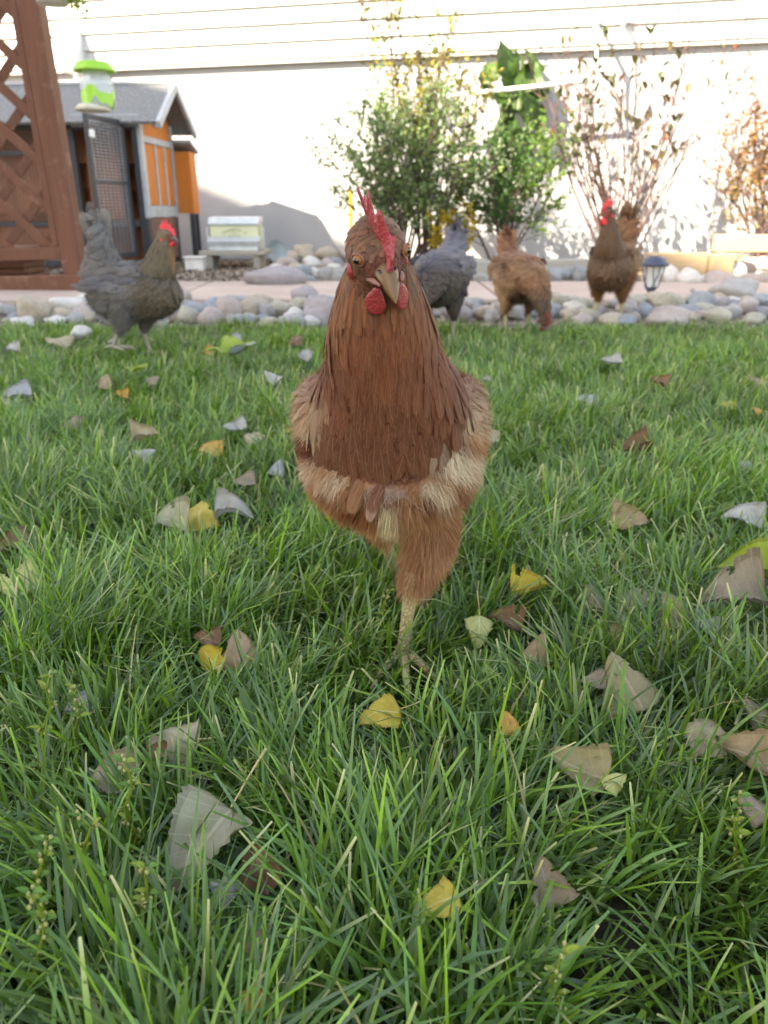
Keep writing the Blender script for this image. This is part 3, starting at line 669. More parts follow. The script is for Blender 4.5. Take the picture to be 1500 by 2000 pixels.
def stone(parent, x, y, w, d, h, mat, z=None, name='stone', rz=None):
    o = ob(name, random.choice(SM), parent, mat=M[mat]); px_ = parent.location if parent else Vector((0, 0, 0))
    o.location = (x - px_.x, y - px_.y, (h * 0.72 if z is None else z) - px_.z)
    o.scale = (w, d, h); o.rotation_euler = (rnd(-0.15, 0.15), rnd(-0.15, 0.15), rnd(-0.6, 0.6) if rz is None else rz); return o
placed = []
def free(x, y, r, k=0.72):
    return all((x - a) ** 2 + (y - b) ** 2 > ((r + c) * k) ** 2 for a, b, c in placed)
border = empty('rock_border', (0, 3.5, 0)); tag(border, kind='structure')
MB().box((0, -0.14, -0.002), (9.0, 0.80, 0.006)).build('gravel_strip', M['earth'], border)
HERO = [  # px, py(base), w px, h px, material
 (62, 634, 76, 52, 'stone_tan', 'big tan lichened boulder in the border left of the grey hen'),
 (150, 622, 112, 36, 'stone_white', 'wide flat pale slab stone behind the grey hen'),
 (445, 632, 56, 48, 'stone_pink', 'rounded pinkish grey boulder right of the grey hen'),
 (628, 640, 78, 56, 'stone_purple', 'purplish grey boulder at the left shoulder of the front hen'),
 (1440, 592, 84, 44, 'stone_grey', 'large smooth grey boulder on the walk at right'),
 (1312, 612, 62, 38, 'stone_olive', 'squarish olive tan boulder right of the garden light'),
 (1370, 614, 52, 40, 'stone_blue', 'rounded blue grey boulder in the border at right'),
 (535, 566, 116, 40, 'stone_purple', 'long flat mauve boulder on the far side of the walk')]
for px, py, w, h, m_, lab in HERO:
    p = P(px, py, Z=0.0); k = SCALE(px, py, p.y)
    o = stone(None, p.x, p.y + w * k * 0.25, w * k * 0.55, w * k * 0.36, h * k * 0.62, m_, name='boulder', rz=0)
    tag(o, lab, 'boulder'); placed.append((p.x, p.y + w * k * 0.25, w * k * 0.5))
HS = [(120, 633, 44, 30, 'stone_tan'), (105, 640, 40, 22, 'stone_white'), (40, 642, 50, 22, 'stone_white'), (10, 620, 40, 26, 'stone_grey'), (145, 636, 38, 24, 'stone_grey'),
 (170, 634, 34, 26, 'stone_tan'), (200, 630, 40, 28, 'stone_white'), (225, 638, 42, 26, 'stone_tan'), (310, 640, 36, 30, 'stone_white'), (335, 632, 40, 30, 'stone_pink'), (365, 634, 52, 32, 'stone_olive'),
 (395, 618, 50, 22, 'stone_blue'), (412, 640, 46, 38, 'stone_pink'), (487, 622, 36, 40, 'stone_tan'), (460, 642, 40, 28, 'stone_grey'), (487, 642, 24, 28, 'stone_blue'), (518, 622, 36, 28, 'stone_grey'), (545, 618, 56, 28, 'stone_olive'),
 (585, 605, 58, 22, 'stone_olive'), (575, 630, 40, 26, 'stone_white'), (525, 643, 46, 22, 'stone_olive'), (570, 645, 56, 30, 'stone_grey'), (605, 643, 44, 26, 'stone_white'),
 (935, 622, 30, 26, 'stone_blue'), (960, 632, 36, 26, 'stone_grey'), (975, 622, 32, 30, 'stone_pink'), (1090, 606, 52, 34, 'stone_olive'), (1085, 622, 30, 28, 'stone_blue'), (1125, 622, 50, 30, 'stone_white'), (1150, 628, 60, 24, 'stone_grey'), (1115, 630, 40, 26, 'stone_tan'),
 (1245, 600, 40, 24, 'stone_olive'), (1260, 622, 36, 28, 'stone_blue'), (1232, 628, 36, 22, 'stone_purple'), (1285, 600, 50, 28, 'stone_tan'), (1290, 630, 34, 24, 'stone_grey'), (1240, 632, 30, 20, 'stone_tan'), (1345, 608, 26, 30, 'stone_tan'),
 (1415, 606, 34, 26, 'stone_purple'), (1405, 592, 34, 18, 'stone_tan'), (1435, 606, 26, 20, 'stone_blue'), (1460, 616, 52, 34, 'stone_pink'), (1430, 626, 42, 30, 'stone_grey'), (1490, 600, 44, 24, 'stone_blue'), (1455, 600, 30, 18, 'stone_olive'), (1495, 624, 36, 24, 'stone_blue')]
for px, py, w, h, m_ in HS:
    p = P(px, py, Z=0.0); k = SCALE(px, py, p.y); r = w * k * 0.5
    stone(border, p.x, p.y + r * 0.5, r * 1.05, r * 0.8, h * k * 0.6, m_); placed.append((p.x, p.y + r * 0.5, r * 0.9))
cnt = 0
for _ in range(5000):
    x = rnd(-3.4, 3.4); y = rnd(3.0, 3.72); r = rnd(0.02, 0.055) if random.random() < .75 else rnd(0.05, 0.075)
    if free(x, y, r) and cnt < 240:
        placed.append((x, y, r)); cnt += 1
        stone(border, x, y, r * rnd(0.95, 1.25), r * rnd(0.8, 1.0), r * rnd(0.55, 0.85), random.choice(STONES))
pile = empty('rock_pile', (-0.35, 5.2, 0)); tag(pile, kind='structure')
sheet_ = MB().lathe([(0.0, 0.10), (0.22, 0.09), (0.45, 0.03), (0.62, 0.0)], 20, (0, 0.15, -0.01), False).build('mound', M['earth'], pile, True)
for px, py, w, h, m_ in [(595, 505, 42, 26, 'stone_tan'), (600, 510, 34, 18, 'stone_tan'), (640, 510, 44, 26, 'stone_tan'), (572, 512, 26, 20, 'stone_tan'), (675, 506, 30, 22, 'stone_pink'), (563, 528, 44, 24, 'stone_pink'), (610, 530, 36, 26, 'stone_white'), (640, 528, 30, 22, 'stone_pink'),
                        (655, 526, 36, 22, 'stone_blue'), (595, 552, 40, 34, 'stone_blue'), (580, 540, 40, 24, 'stone_tan'), (620, 552, 34, 28, 'stone_white'), (640, 556, 36, 30, 'stone_grey'), (655, 540, 30, 24, 'stone_white'), (605, 565, 26, 16, 'stone_blue'), (665, 560, 40, 30, 'stone_grey'), (540, 532, 30, 16, 'stone_white'), (685, 545, 34, 26, 'stone_grey')]:
    Y = 4.85 + (565 - py) / 80.0; p = P(px, py, Y); k = SCALE(px, py, Y)
    stone(pile, p.x, Y, w * k * 0.55, w * k * 0.45, h * k * 0.62, m_, z=max(p.z + h * k * 0.45, h * k * 0.4))
placed = []
bed = empty('rock_bed', (2.2, 5.2, 0)); tag(bed, kind='structure')
MB().box((0.4, 0.35, -0.002), (4.2, 0.9, 0.008)).build('gravel_strip', M['earth'], bed)
for px, py, w, h, m_ in [(1305, 560, 40, 40, 'stone_white'), (1275, 560, 46, 34, 'stone_tan'), (1345, 562, 44, 36, 'stone_white'), (1320, 545, 40, 30, 'stone_tan'), (1375, 558, 26, 20, 'stone_white'), (1408, 562, 66, 30, 'stone_pink'), (1440, 548, 40, 30, 'stone_white'), (1475, 540, 50, 34, 'stone_white'), (1450, 522, 40, 26, 'stone_tan'), (1495, 525, 40, 28, 'stone_white'), (1470, 560, 50, 24, 'stone_pink'), (1500, 556, 40, 26, 'stone_tan'),
                        (1085, 552, 32, 30, 'stone_blue'), (1110, 546, 26, 22, 'stone_blue'), (1130, 548, 30, 30, 'stone_blue'), (940, 556, 28, 24, 'stone_grey'), (960, 550, 24, 20, 'stone_blue')]:
    p = P(px, py, Z=0.0); k = SCALE(px, py, p.y); r = w * k * 0.5
    stone(bed, p.x, p.y + r * 0.3, r * 1.05, r * 0.8, h * k * 0.6, m_); placed.append((p.x, p.y + r * 0.3, r * 0.9))
cnt = 0
for _ in range(1500):
    x = rnd(0.3, 4.2); y = rnd(5.15, 6.1) if x > 1.9 else rnd(5.75, 6.2); r = rnd(0.03, 0.085)
    if free(x, y, r) and cnt < 110:
        placed.append((x, y, r)); cnt += 1
        stone(bed, x, y, r * rnd(0.95, 1.25), r * rnd(0.8, 1.0), r * rnd(0.55, 0.85), random.choice(['stone_white', 'stone_tan', 'stone_pink', 'stone_white', 'stone_grey']))
# lone stones
for px, py, w, h, m_, lab in [(160, 657, 36, 26, 'stone_white', 'white stone half sunk in the grass below the grey hen'), (597, 590, 18, 9, 'stone_blue', 'single dark pebble lying on the walk left of the front hen'),
                              (1352, 570, 9, 8, 'stone_purple', 'tiny dark pebble on the walk at right')]:
    p = P(px, py, Z=0.03); k = SCALE(px, py, p.y)
    tag(stone(None, p.x, p.y, w * k * 0.55, w * k * 0.45, h * k * 0.55, m_, z=0.03 + h * k * 0.3, name='stone'), lab, 'stone')

# bark mulch and gravel of the bed: nobody could count it
def chips(name, n, region, s0, s1, cols, zbase=0.0):
    u = RNG.random((n, 2)); x0, x1, y0, y1 = region; c = np.stack([x0 + u[:, 0] * (x1 - x0), y0 + u[:, 1] * (y1 - y0), np.full(n, zbase)], 1)
    c[:, 2] += RNG.random(n) * 0.012; A = RNG.normal(size=(n, 3, 3)); A[:, :, 2] *= 0.4
    q = np.linalg.qr(A)[0]; S = (s0 + (s1 - s0) * RNG.random((n, 1, 1))) * np.array([[[1.0], [0.55], [0.25]]])
    base = np.array([(1, 0, 0), (-1, 0.2, 0), (0, 1, 0), (0.1, -1, 0), (0, 0, 1), (0, 0.1, -1)], float)
    V = np.einsum('kj,nji->nki', base, q * S) + c[:, None, :]
    f = np.array([(0, 2, 4), (2, 1, 4), (1, 3, 4), (3, 0, 4), (2, 0, 5), (1, 2, 5), (3, 1, 5), (0, 3, 5)])
    F = (np.arange(n)[:, None, None] * 6 + f[None]).reshape(-1, 3)
    C = np.repeat(np.asarray(cols)[RNG.integers(0, len(cols), n)] * (0.7 + 0.6 * RNG.random((n, 1))), 6, 0)
    o = ob(name, mesh(name, V.reshape(-1, 3), F, False, col=C), mat=M['fluff']); return o
tag(chips('bark_mulch', 9000, (-2.6, 0.2, 4.72, 6.9), 0.006, 0.026, [(0.22, 0.16, 0.12), (0.34, 0.26, 0.20), (0.12, 0.08, 0.06), (0.45, 0.38, 0.3)]), 'brown bark mulch spread over the bed before the foundation', 'mulch', kind='stuff')
tag(chips('border_gravel', 7000, (-3.5, 3.5, 2.96, 3.74), 0.004, 0.014, [(0.30, 0.27, 0.24), (0.2, 0.19, 0.18), (0.42, 0.37, 0.31)]), 'fine gravel between the border rocks', 'gravel', kind='stuff')

# ================================================================== SHRUBS
def grow(base, height, lean, rad, n=7, wig=0.05):
    p = Vector(base); d = Vector(lean).normalized(); pts = [p.copy()]; L = height / n
    for i in range(n):
        d = (d + Vector((rnd(-1, 1), rnd(-1, 1), rnd(-0.3, 0.7))) * wig * 2).normalized(); p = p + d * L; pts.append(p.copy())
    return pts, [rad * (1 - 0.82 * i / n) for i in range(n + 1)]
def along(pts, t):
    f = t * (len(pts) - 1); i = min(int(f), len(pts) - 2); return pts[i].lerp(pts[i + 1], f - i), (pts[i + 1] - pts[i]).normalized()
def shrub(name, label, base, stems, height, spread, rad, branches, blen, twigs, mat, group=None, up=1.0, tstart=0.25):
    root = empty(name, base); tag(root, label, 'shrub', group); nodes = []
    for s in range(stems):
        a = rnd(0, 2 * math.pi); sp = spread * math.sqrt(random.random())
        ln = (math.cos(a) * sp, math.sin(a) * sp * 0.7, 1.0)
        pts, rr = grow((rnd(-.06, .06), rnd(-.05, .05), 0), height * rnd(0.6, 1.0), ln, rad * rnd(0.7, 1.1))
        mb = MB().tube(pts, rr, 5)
        for b in range(branches):
            t = rnd(tstart, 0.97); p, d = along(pts, t); q = (d * 0.8 * up + Vector((rnd(-1, 1), rnd(-1, 1), rnd(-0.2, 0.8)))).normalized()
            bp, br = grow(p, blen * rnd(0.5, 1.1) * (1.15 - 0.5 * t), q, rad * 0.42, 4, 0.08); mb.tube(bp, br, 4, False)
            nodes += [(*along(bp, tt), t) for tt in (0.35, 0.6, 0.8, 1.0)]
            for w_ in range(twigs):
                tt = rnd(0.2, 1); p2, d2 = along(bp, tt); q2 = (d2 + Vector((rnd(-1, 1), rnd(-1, 1), rnd(-0.4, 0.8))) * 0.9).normalized()
                tp, tr_ = grow(p2, blen * rnd(0.2, 0.45), q2, rad * 0.2, 3, 0.08); mb.tube(tp, tr_, 3, False)
                nodes += [(*along(tp, x_), t) for x_ in (0.3, 0.55, 0.8, 1.0)]
        mb.build('stem', M[mat], root, True)
    return root, nodes
def leaf_up(nodes, per, jit, zfun=None):
    pts = []; dirs = []; hs = []
    for p, d, t in nodes:
        for _ in range(per):
            pts.append(p + Vector((rnd(-jit, jit), rnd(-jit, jit), rnd(-jit, jit)))); dirs.append(d * 0.5 + Vector((rnd(-1, 1), rnd(-1, 1), rnd(-0.6, 0.9)))); hs.append(t)
    return np.array(pts), np.array(dirs), np.array(hs)
def gp(px, Y): return (P(px, 500, Y).x, Y, 0.0)
sh, nd = shrub('evergreen_shrub', 'dense dark green shrub with small leaves behind the front hen', gp(785, 5.7), 22, 1.18, 0.85, 0.012, 10, 0.40, 3, 'bark')
p_, d_, h_ = leaf_up(nd, 2, 0.03); n = len(p_)
foliage('foliage', sh, p_, d_, RNG.uniform(0.026, 0.046, n), RNG.uniform(0.014, 0.024, n), tint(n, (0.06, 0.13, 0.048), (0.23, 0.33, 0.10)))
sh, nd = shrub('tall_twiggy_shrub', 'tall twiggy shrub with sparse yellowing leaves against the siding', gp(835, 6.0), 15, 2.1, 0.30, 0.011, 13, 0.28, 2, 'red_bark', tstart=0.4)
p_, d_, h_ = leaf_up([q for q in nd if random.random() < 0.7], 1, 0.012); n = len(p_); c = tint(n, (0.05, 0.10, 0.02), (0.32, 0.25, 0.02))
foliage('foliage', sh, p_, d_, RNG.uniform(0.03, 0.05, n), RNG.uniform(0.018, 0.028, n), c)
sh, nd = shrub('green_shrub', 'mid green shrub with bright lower leaves right of the dark hen', gp(985, 5.72), 14, 1.05, 0.55, 0.010, 9, 0.32, 2, 'bark')
p_, d_, h_ = leaf_up(nd, 2, 0.025); n = len(p_); f = np.clip((p_[:, 0] - 0.05) * 3 + RNG.normal(0, 0.25, n), 0, 1)
foliage('foliage', sh, p_, d_, RNG.uniform(0.028, 0.05, n), RNG.uniform(0.018, 0.028, n), tint(n, (0.045, 0.11, 0.025), (0.13, 0.23, 0.03), f))
sh, nd = shrub('yellow_shrub', 'low golden yellow shrub between the dark hen and green shrub', gp(885, 5.6), 7, 0.42, 0.4, 0.006, 6, 0.16, 2, 'bark')
p_, d_, h_ = leaf_up(nd, 1, 0.015); n = len(p_)
foliage('foliage', sh, p_, d_, 0.038, 0.024, tint(n, (0.36, 0.24, 0.01), (0.50, 0.38, 0.03)))
sh, nd = shrub('orange_shrub', 'shrub with copper orange leaves cut by the right edge', gp(1492, 5.75), 16, 1.35, 0.5, 0.010, 10, 0.34, 2, 'red_bark')
p_, d_, h_ = leaf_up(nd, 1, 0.02); n = len(p_); f = np.clip(p_[:, 2] * 0.8 + RNG.normal(0, 0.2, n), 0, 1)
foliage('foliage', sh, p_, d_, RNG.uniform(0.03, 0.052, n), RNG.uniform(0.017, 0.026, n), tint(n, (0.24, 0.19, 0.045), (0.24, 0.10, 0.05), f))

# single leaves as parts
def leaf_mesh(name, L=1.0, Wd=0.6, rows=9, cols=5, serr=0.0, curl=0.15, droop=0.15, seed=0, kind='delta', wrinkle=0.02, bites=0):
    rs = np.random.default_rng(seed); V = []; UV = []
    ph = rs.uniform(0, 6, 6)
    for i in range(rows):
        v = i / (rows - 1)
        if kind == 'delta': w_ = 0.5 * Wd * min(1, (v / 0.16) ** 0.55 if v > 0 else 0) * (1 - v) ** 0.62 * 1.28
        else: w_ = 0.5 * Wd * math.sin(math.pi * min(1, v ** 0.8)) ** 0.8
        w_ = max(w_, 0.004)
        for j in range(cols):
            u = -1 + 2 * j / (cols - 1); k = 1.0
            if abs(u) == 1 and serr: k = 1 + serr * (rs.uniform(-1, 1))
            x = u * w_ * k; y = v
            z = curl * (u * u) * w_ * 2 - droop * (v - 0.4) ** 2 + wrinkle * (math.sin(5 * x / Wd + 7 * v + ph[0]) + math.sin(9 * v - 4 * u + ph[1]))
            z += 0.10 * math.sin(ph[2] + 2.3 * v + 1.2 * u) * abs(u) * w_
            V.append((x * L, (y - 0.45) * L, z * L)); UV.append(((u + 1) / 2, v))
    F = np.array([(i * cols + j, i * cols + j + 1, (i + 1) * cols + j + 1, (i + 1) * cols + j) for i in range(rows - 1) for j in range(cols - 1)])
    if bites:
        U = np.array(V)[F].mean(1) / L; keep = np.ones(len(F), bool)
        for _ in range(bites):
            sd_ = rs.choice([-1, 1]); vv = rs.uniform(0.05, 0.95); q = np.array([sd_ * Wd * 0.5 * rs.uniform(0.95, 1.2) * (1 - vv) ** .5, vv - 0.45]); keep &= np.hypot(*(U[:, :2] - q).T) > rs.uniform(0.04, 0.09)
        F = F[keep]
    return mesh(name, V, F, True, uv=UV)
simple_leaf = [leaf_mesh('leaf', 1, 0.55, 7, 5, 0, 0.3, 0.3, s, 'oval') for s in range(4)]
for m_ in simple_leaf: m_.materials.append(M['leaf_green'])
sh, nd = shrub('bare_red_shrub', 'half bare shrub with thin reddish stems behind the standing brown hen', gp(1212, 5.75), 26, 1.78, 0.62, 0.0105, 9, 0.36, 3, 'red_bark', tstart=0.3)
hi = [q for q in nd if q[0].z > 0.55]; random.shuffle(hi)
for p, d, t in hi[:210]:
    s = rnd(0.042, 0.08); dd = (d + Vector((rnd(-.7, .7), rnd(-.7, .7), rnd(-.4, .7)))).normalized()
    o = ob('leaf', random.choice(simple_leaf), sh, mat=M[random.choice(['shrub_green', 'shrub_olive', 'shrub_green', 'shrub_olive', 'shrub_red', 'shrub_green', 'shrub_green'])])
    o.rotation_mode = 'QUATERNION'; o.rotation_quaternion = dd.to_track_quat('Y', 'Z'); o.location = p + dd * s * 0.5; o.scale = (s, s, s)
vb = wall_at(1010, 470, 0.25)
vine = empty('broadleaf_vine', (vb.x, vb.y, 0)); tag(vine, 'climbing plant with big glossy leaves on the wall left of the drain pipe', 'climber')
big = [leaf_mesh('leaf', 1, 0.95, 9, 7, 0.06, 0.12, 0.35, s + 20, 'delta', 0.03) for s in range(4)]
for m_ in big: m_.materials.append(M['leaf_green'])
for k in range(4):
    pts, rr = grow((rnd(-.1, .1), 0, 0), rnd(1.1, 1.6), (rnd(-.2, .25), 0.0, 1), 0.009, 8, 0.05)
    MB().tube(pts, rr, 5).build('stem', M['bark'], vine, True)
for px, py, s in [(985, 118, 70), (1020, 128, 75), (1035, 150, 60), (960, 140, 55), (1000, 160, 60), (1040, 120, 55), (970, 185, 60), (1010, 190, 65), (975, 215, 60), (1030, 205, 55), (1045, 225, 60), (990, 240, 60), (1060, 180, 50), (1050, 250, 50), (1000, 265, 55), (945, 175, 45), (1030, 270, 45)]:
    p = wall_at(px, py, rnd(0.12, 0.34)); k = SCALE(px, py, p.y) * s
    o = ob('leaf', random.choice(big), vine, p - vine.location, (R(rnd(35, 85)), R(rnd(-35, 35)), R(rnd(-80, 80))), (k, k, k), M['vine_green'])

# ================================================================== HENS
def ring_loft(st, n=20):
    """closed tube through stations (x,y,z,a,b,...) ; returns V,F"""
    C = np.array([s[:3] for s in st], float); m = len(C); V = []
    for i in range(m):
        t = C[min(i + 1, m - 1)] - C[max(i - 1, 0)]; t /= np.linalg.norm(t) + 1e-9
        s = np.cross(t, (0, 0, 1.0)) if abs(t[2]) < 0.97 else np.array((1.0, 0, 0)) * 1.0
        if abs(t[2]) >= 0.97: s = s - t * (s @ t)
        s /= np.linalg.norm(s) + 1e-9
        if s[0] < 0: s = -s
        u = np.cross(s, t)
        for k in range(n):
            a = 2 * math.pi * k / n; V.append(C[i] + s * math.cos(a) * st[i][3] + u * math.sin(a) * st[i][4])
    F = [(i * n + k, i * n + (k + 1) % n, (i + 1) * n + (k + 1) % n, (i + 1) * n + k) for i in range(m - 1) for k in range(n)]
    F += [tuple(range(n))[::-1], tuple((m - 1) * n + k for k in range(n))]
    return V, F
def dense(st, k=5):
    """resample stations smoothly (Catmull-Rom)"""
    A = np.array(st, float); out = []
    for i in range(len(A) - 1):
        p0, p1, p2, p3 = A[max(i - 1, 0)], A[i], A[i + 1], A[min(i + 2, len(A) - 1)]
        for j in range(k):
            t = j / k; out.append(0.5 * (2 * p1 + (p2 - p0) * t + (2 * p0 - 5 * p1 + 4 * p2 - p3) * t * t + (3 * p1 - p0 - 3 * p2 + p3) * t ** 3))
    out.append(A[-1]); return np.array(out)
def remeshed(lofts, voxel, smooth=6):
    mb = MB()
    for L in lofts:
        d = dense(L); d[:, 3:5] = np.maximum(d[:, 3:5], 0.003); V, F = ring_loft(d); mb.add(V, F)
    o = bpy.data.objects.new('tmp', mb.me('tmp')); COL.objects.link(o)
    r = o.modifiers.new('r', 'REMESH'); r.mode = 'VOXEL'; r.voxel_size = voxel
    s = o.modifiers.new('s', 'SMOOTH'); s.iterations = smooth; s.factor = 0.5
    me = bpy.data.meshes.new_from_object(o.evaluated_get(bpy.context.evaluated_depsgraph_get())); old = o.data; bpy.data.objects.remove(o); bpy.data.meshes.remove(old)
    me.polygons.foreach_set('use_smooth', np.ones(len(me.polygons), bool)); return me
def sample(me, n, rs):
    me.calc_loop_triangles(); m = len(me.loop_triangles); T = np.empty(m * 3, np.int32); me.loop_triangles.foreach_get('vertices', T); T = T.reshape(-1, 3)
    V = np.empty(len(me.vertices) * 3, np.float32); me.vertices.foreach_get('co', V); V = V.reshape(-1, 3).astype(float)
    N = np.empty(len(me.vertices) * 3, np.float32); me.vertices.foreach_get('normal', N); N = N.reshape(-1, 3).astype(float)
    A = np.linalg.norm(np.cross(V[T[:, 1]] - V[T[:, 0]], V[T[:, 2]] - V[T[:, 0]]), axis=1)
    i = rs.choice(m, n, p=A / A.sum()); r1 = np.sqrt(rs.random((n, 1))); r2 = rs.random((n, 1)); w = (1 - r1, r1 * (1 - r2), r1 * r2)
    p = sum(w[k] * V[T[i, k]] for k in range(3)); q = sum(w[k] * N[T[i, k]] for k in range(3)); q /= np.linalg.norm(q, axis=1)[:, None] + 1e-9
    return p, q, V
def thin(p, rad):
    """dart throwing on a hash grid: keep points at least rad apart"""
    cell = float(rad.max()); G = {}; keep = []
    for i, (q, r) in enumerate(zip(p.tolist(), rad.tolist())):
        k = (int(q[0] // cell), int(q[1] // cell), int(q[2] // cell)); ok = True
        for a in (-1, 0, 1):
            for b in (-1, 0, 1):
                for c in (-1, 0, 1):
                    for s in G.get((k[0] + a, k[1] + b, k[2] + c), ()):
                        if (s[0] - q[0]) ** 2 + (s[1] - q[1]) ** 2 + (s[2] - q[2]) ** 2 < r * r: ok = False; break
                    if not ok: break
                if not ok: break
            if not ok: break
        if ok: G.setdefault(k, []).append(q); keep.append(i)
    return np.array(keep)
FT = np.array([0, .22, .5, .75, .92, 1.0]); FWR = np.array([.45, .85, 1, .88, .55, .14]); FWP = np.array([.5, .8, .82, .62, .34, .06])
def feather_cards(p, nrm, ax, L, Wd, col, lift, curv, pointed=0.0, rs=RNG, cup=0.18):
    n = len(p); ax = ax - nrm * (ax * nrm).sum(1)[:, None]; ax /= np.linalg.norm(ax, axis=1)[:, None] + 1e-9
    ax = ax + np.cross(nrm, ax) * rs.normal(0, 0.13, (n, 1)); ax /= np.linalg.norm(ax, axis=1)[:, None]
    side = np.cross(nrm, ax); L = np.broadcast_to(L, (n,)).astype(float) * rs.uniform(0.82, 1.18, n); Wd = np.broadcast_to(Wd, (n,)).astype(float) * rs.uniform(0.85, 1.15, n)
    lift = np.broadcast_to(lift, (n,)) + rs.normal(0, 0.05, n); pt = np.broadcast_to(pointed, (n,))[:, None]
    wp = FWR[None] * (1 - pt) + FWP[None] * pt
    V = np.empty((n, 6, 3, 3)); tw = rs.normal(0, 0.2, n)
    for j in range(6):
        t = FT[j]; c = p + ax * (L * t)[:, None] + nrm * (L * (lift * t - curv * t * t) + 0.0004)[:, None]
        for k, u in enumerate((-1, 0, 1)):
            w_ = wp[:, j] * Wd * 0.5
            V[:, j, k] = c + side * (u * w_)[:, None] + nrm * ((-abs(u) * cup + u * tw * t * 0.3) * w_ * 1.0)[:, None]
    base = np.array([(j * 3 + k, j * 3 + k + 1, (j + 1) * 3 + k + 1, (j + 1) * 3 + k) for j in range(5) for k in range(2)])
    F = (np.arange(n)[:, None, None] * 18 + base[None]).reshape(-1, 4)
    uv1 = np.array([((k) / 2.0, FT[j]) for j in range(6) for k in range(3)])
    return V.reshape(-1, 3), F, np.repeat(col, 18, 0), np.tile(uv1, (n, 1))
def hair_strips(p, d, L, w, col, rs=RNG, bend=None):
    n = len(p); d = d / (np.linalg.norm(d, axis=1)[:, None] + 1e-9); s = np.cross(d, rs.normal(size=(n, 3))); s /= np.linalg.norm(s, axis=1)[:, None] + 1e-9
    L = np.broadcast_to(L, (n,))[:, None]; g = np.array([0, 0, -0.25]) if bend is None else bend
    m = p + d * L * 0.55 + g * L * 0.1; t = p + d * L + g * L * 0.5
    V = np.stack([p - s * w / 2, p + s * w / 2, m + s * w * 0.4, m - s * w * 0.4, t], 1).reshape(-1, 3); k = np.arange(n)[:, None] * 5
    F = np.concatenate([k + np.array([[0, 1, 2]]), k + np.array([[0, 2, 3]]), k + np.array([[3, 2, 4]])], 0)
    return V, F, np.repeat(col, 5, 0)
def frame(f, up=(0, 0, 1), roll=0.0):
    f = Vector(f).normalized(); u = Vector(up); u = (u - f * u.dot(f)).normalized(); r = u.cross(f)            # r = the viewer's right when the hen faces him
    r = -r if r.x * 1 < 0 and abs(f.y) > 0.5 else r
    q = Matrix.Rotation(roll, 3, f); return (q @ r), f, (q @ u)
def ellips(c, ax, rad, n=14, m=9):
    V = []; 
    for i in range(m + 1):
        th = math.pi * i / m
        for k in range(n):
            a = 2 * math.pi * k / n; q = (math.sin(th) * math.cos(a) * rad[0], math.sin(th) * math.sin(a) * rad[1], math.cos(th) * rad[2])
            V.append(Vector(c) + ax[0] * q[0] + ax[1] * q[1] + ax[2] * q[2])
    F = [(i * n + k, i * n + (k + 1) % n, (i + 1) * n + (k + 1) % n, (i + 1) * n + k) for i in range(m) for k in range(n)]
    return V, F
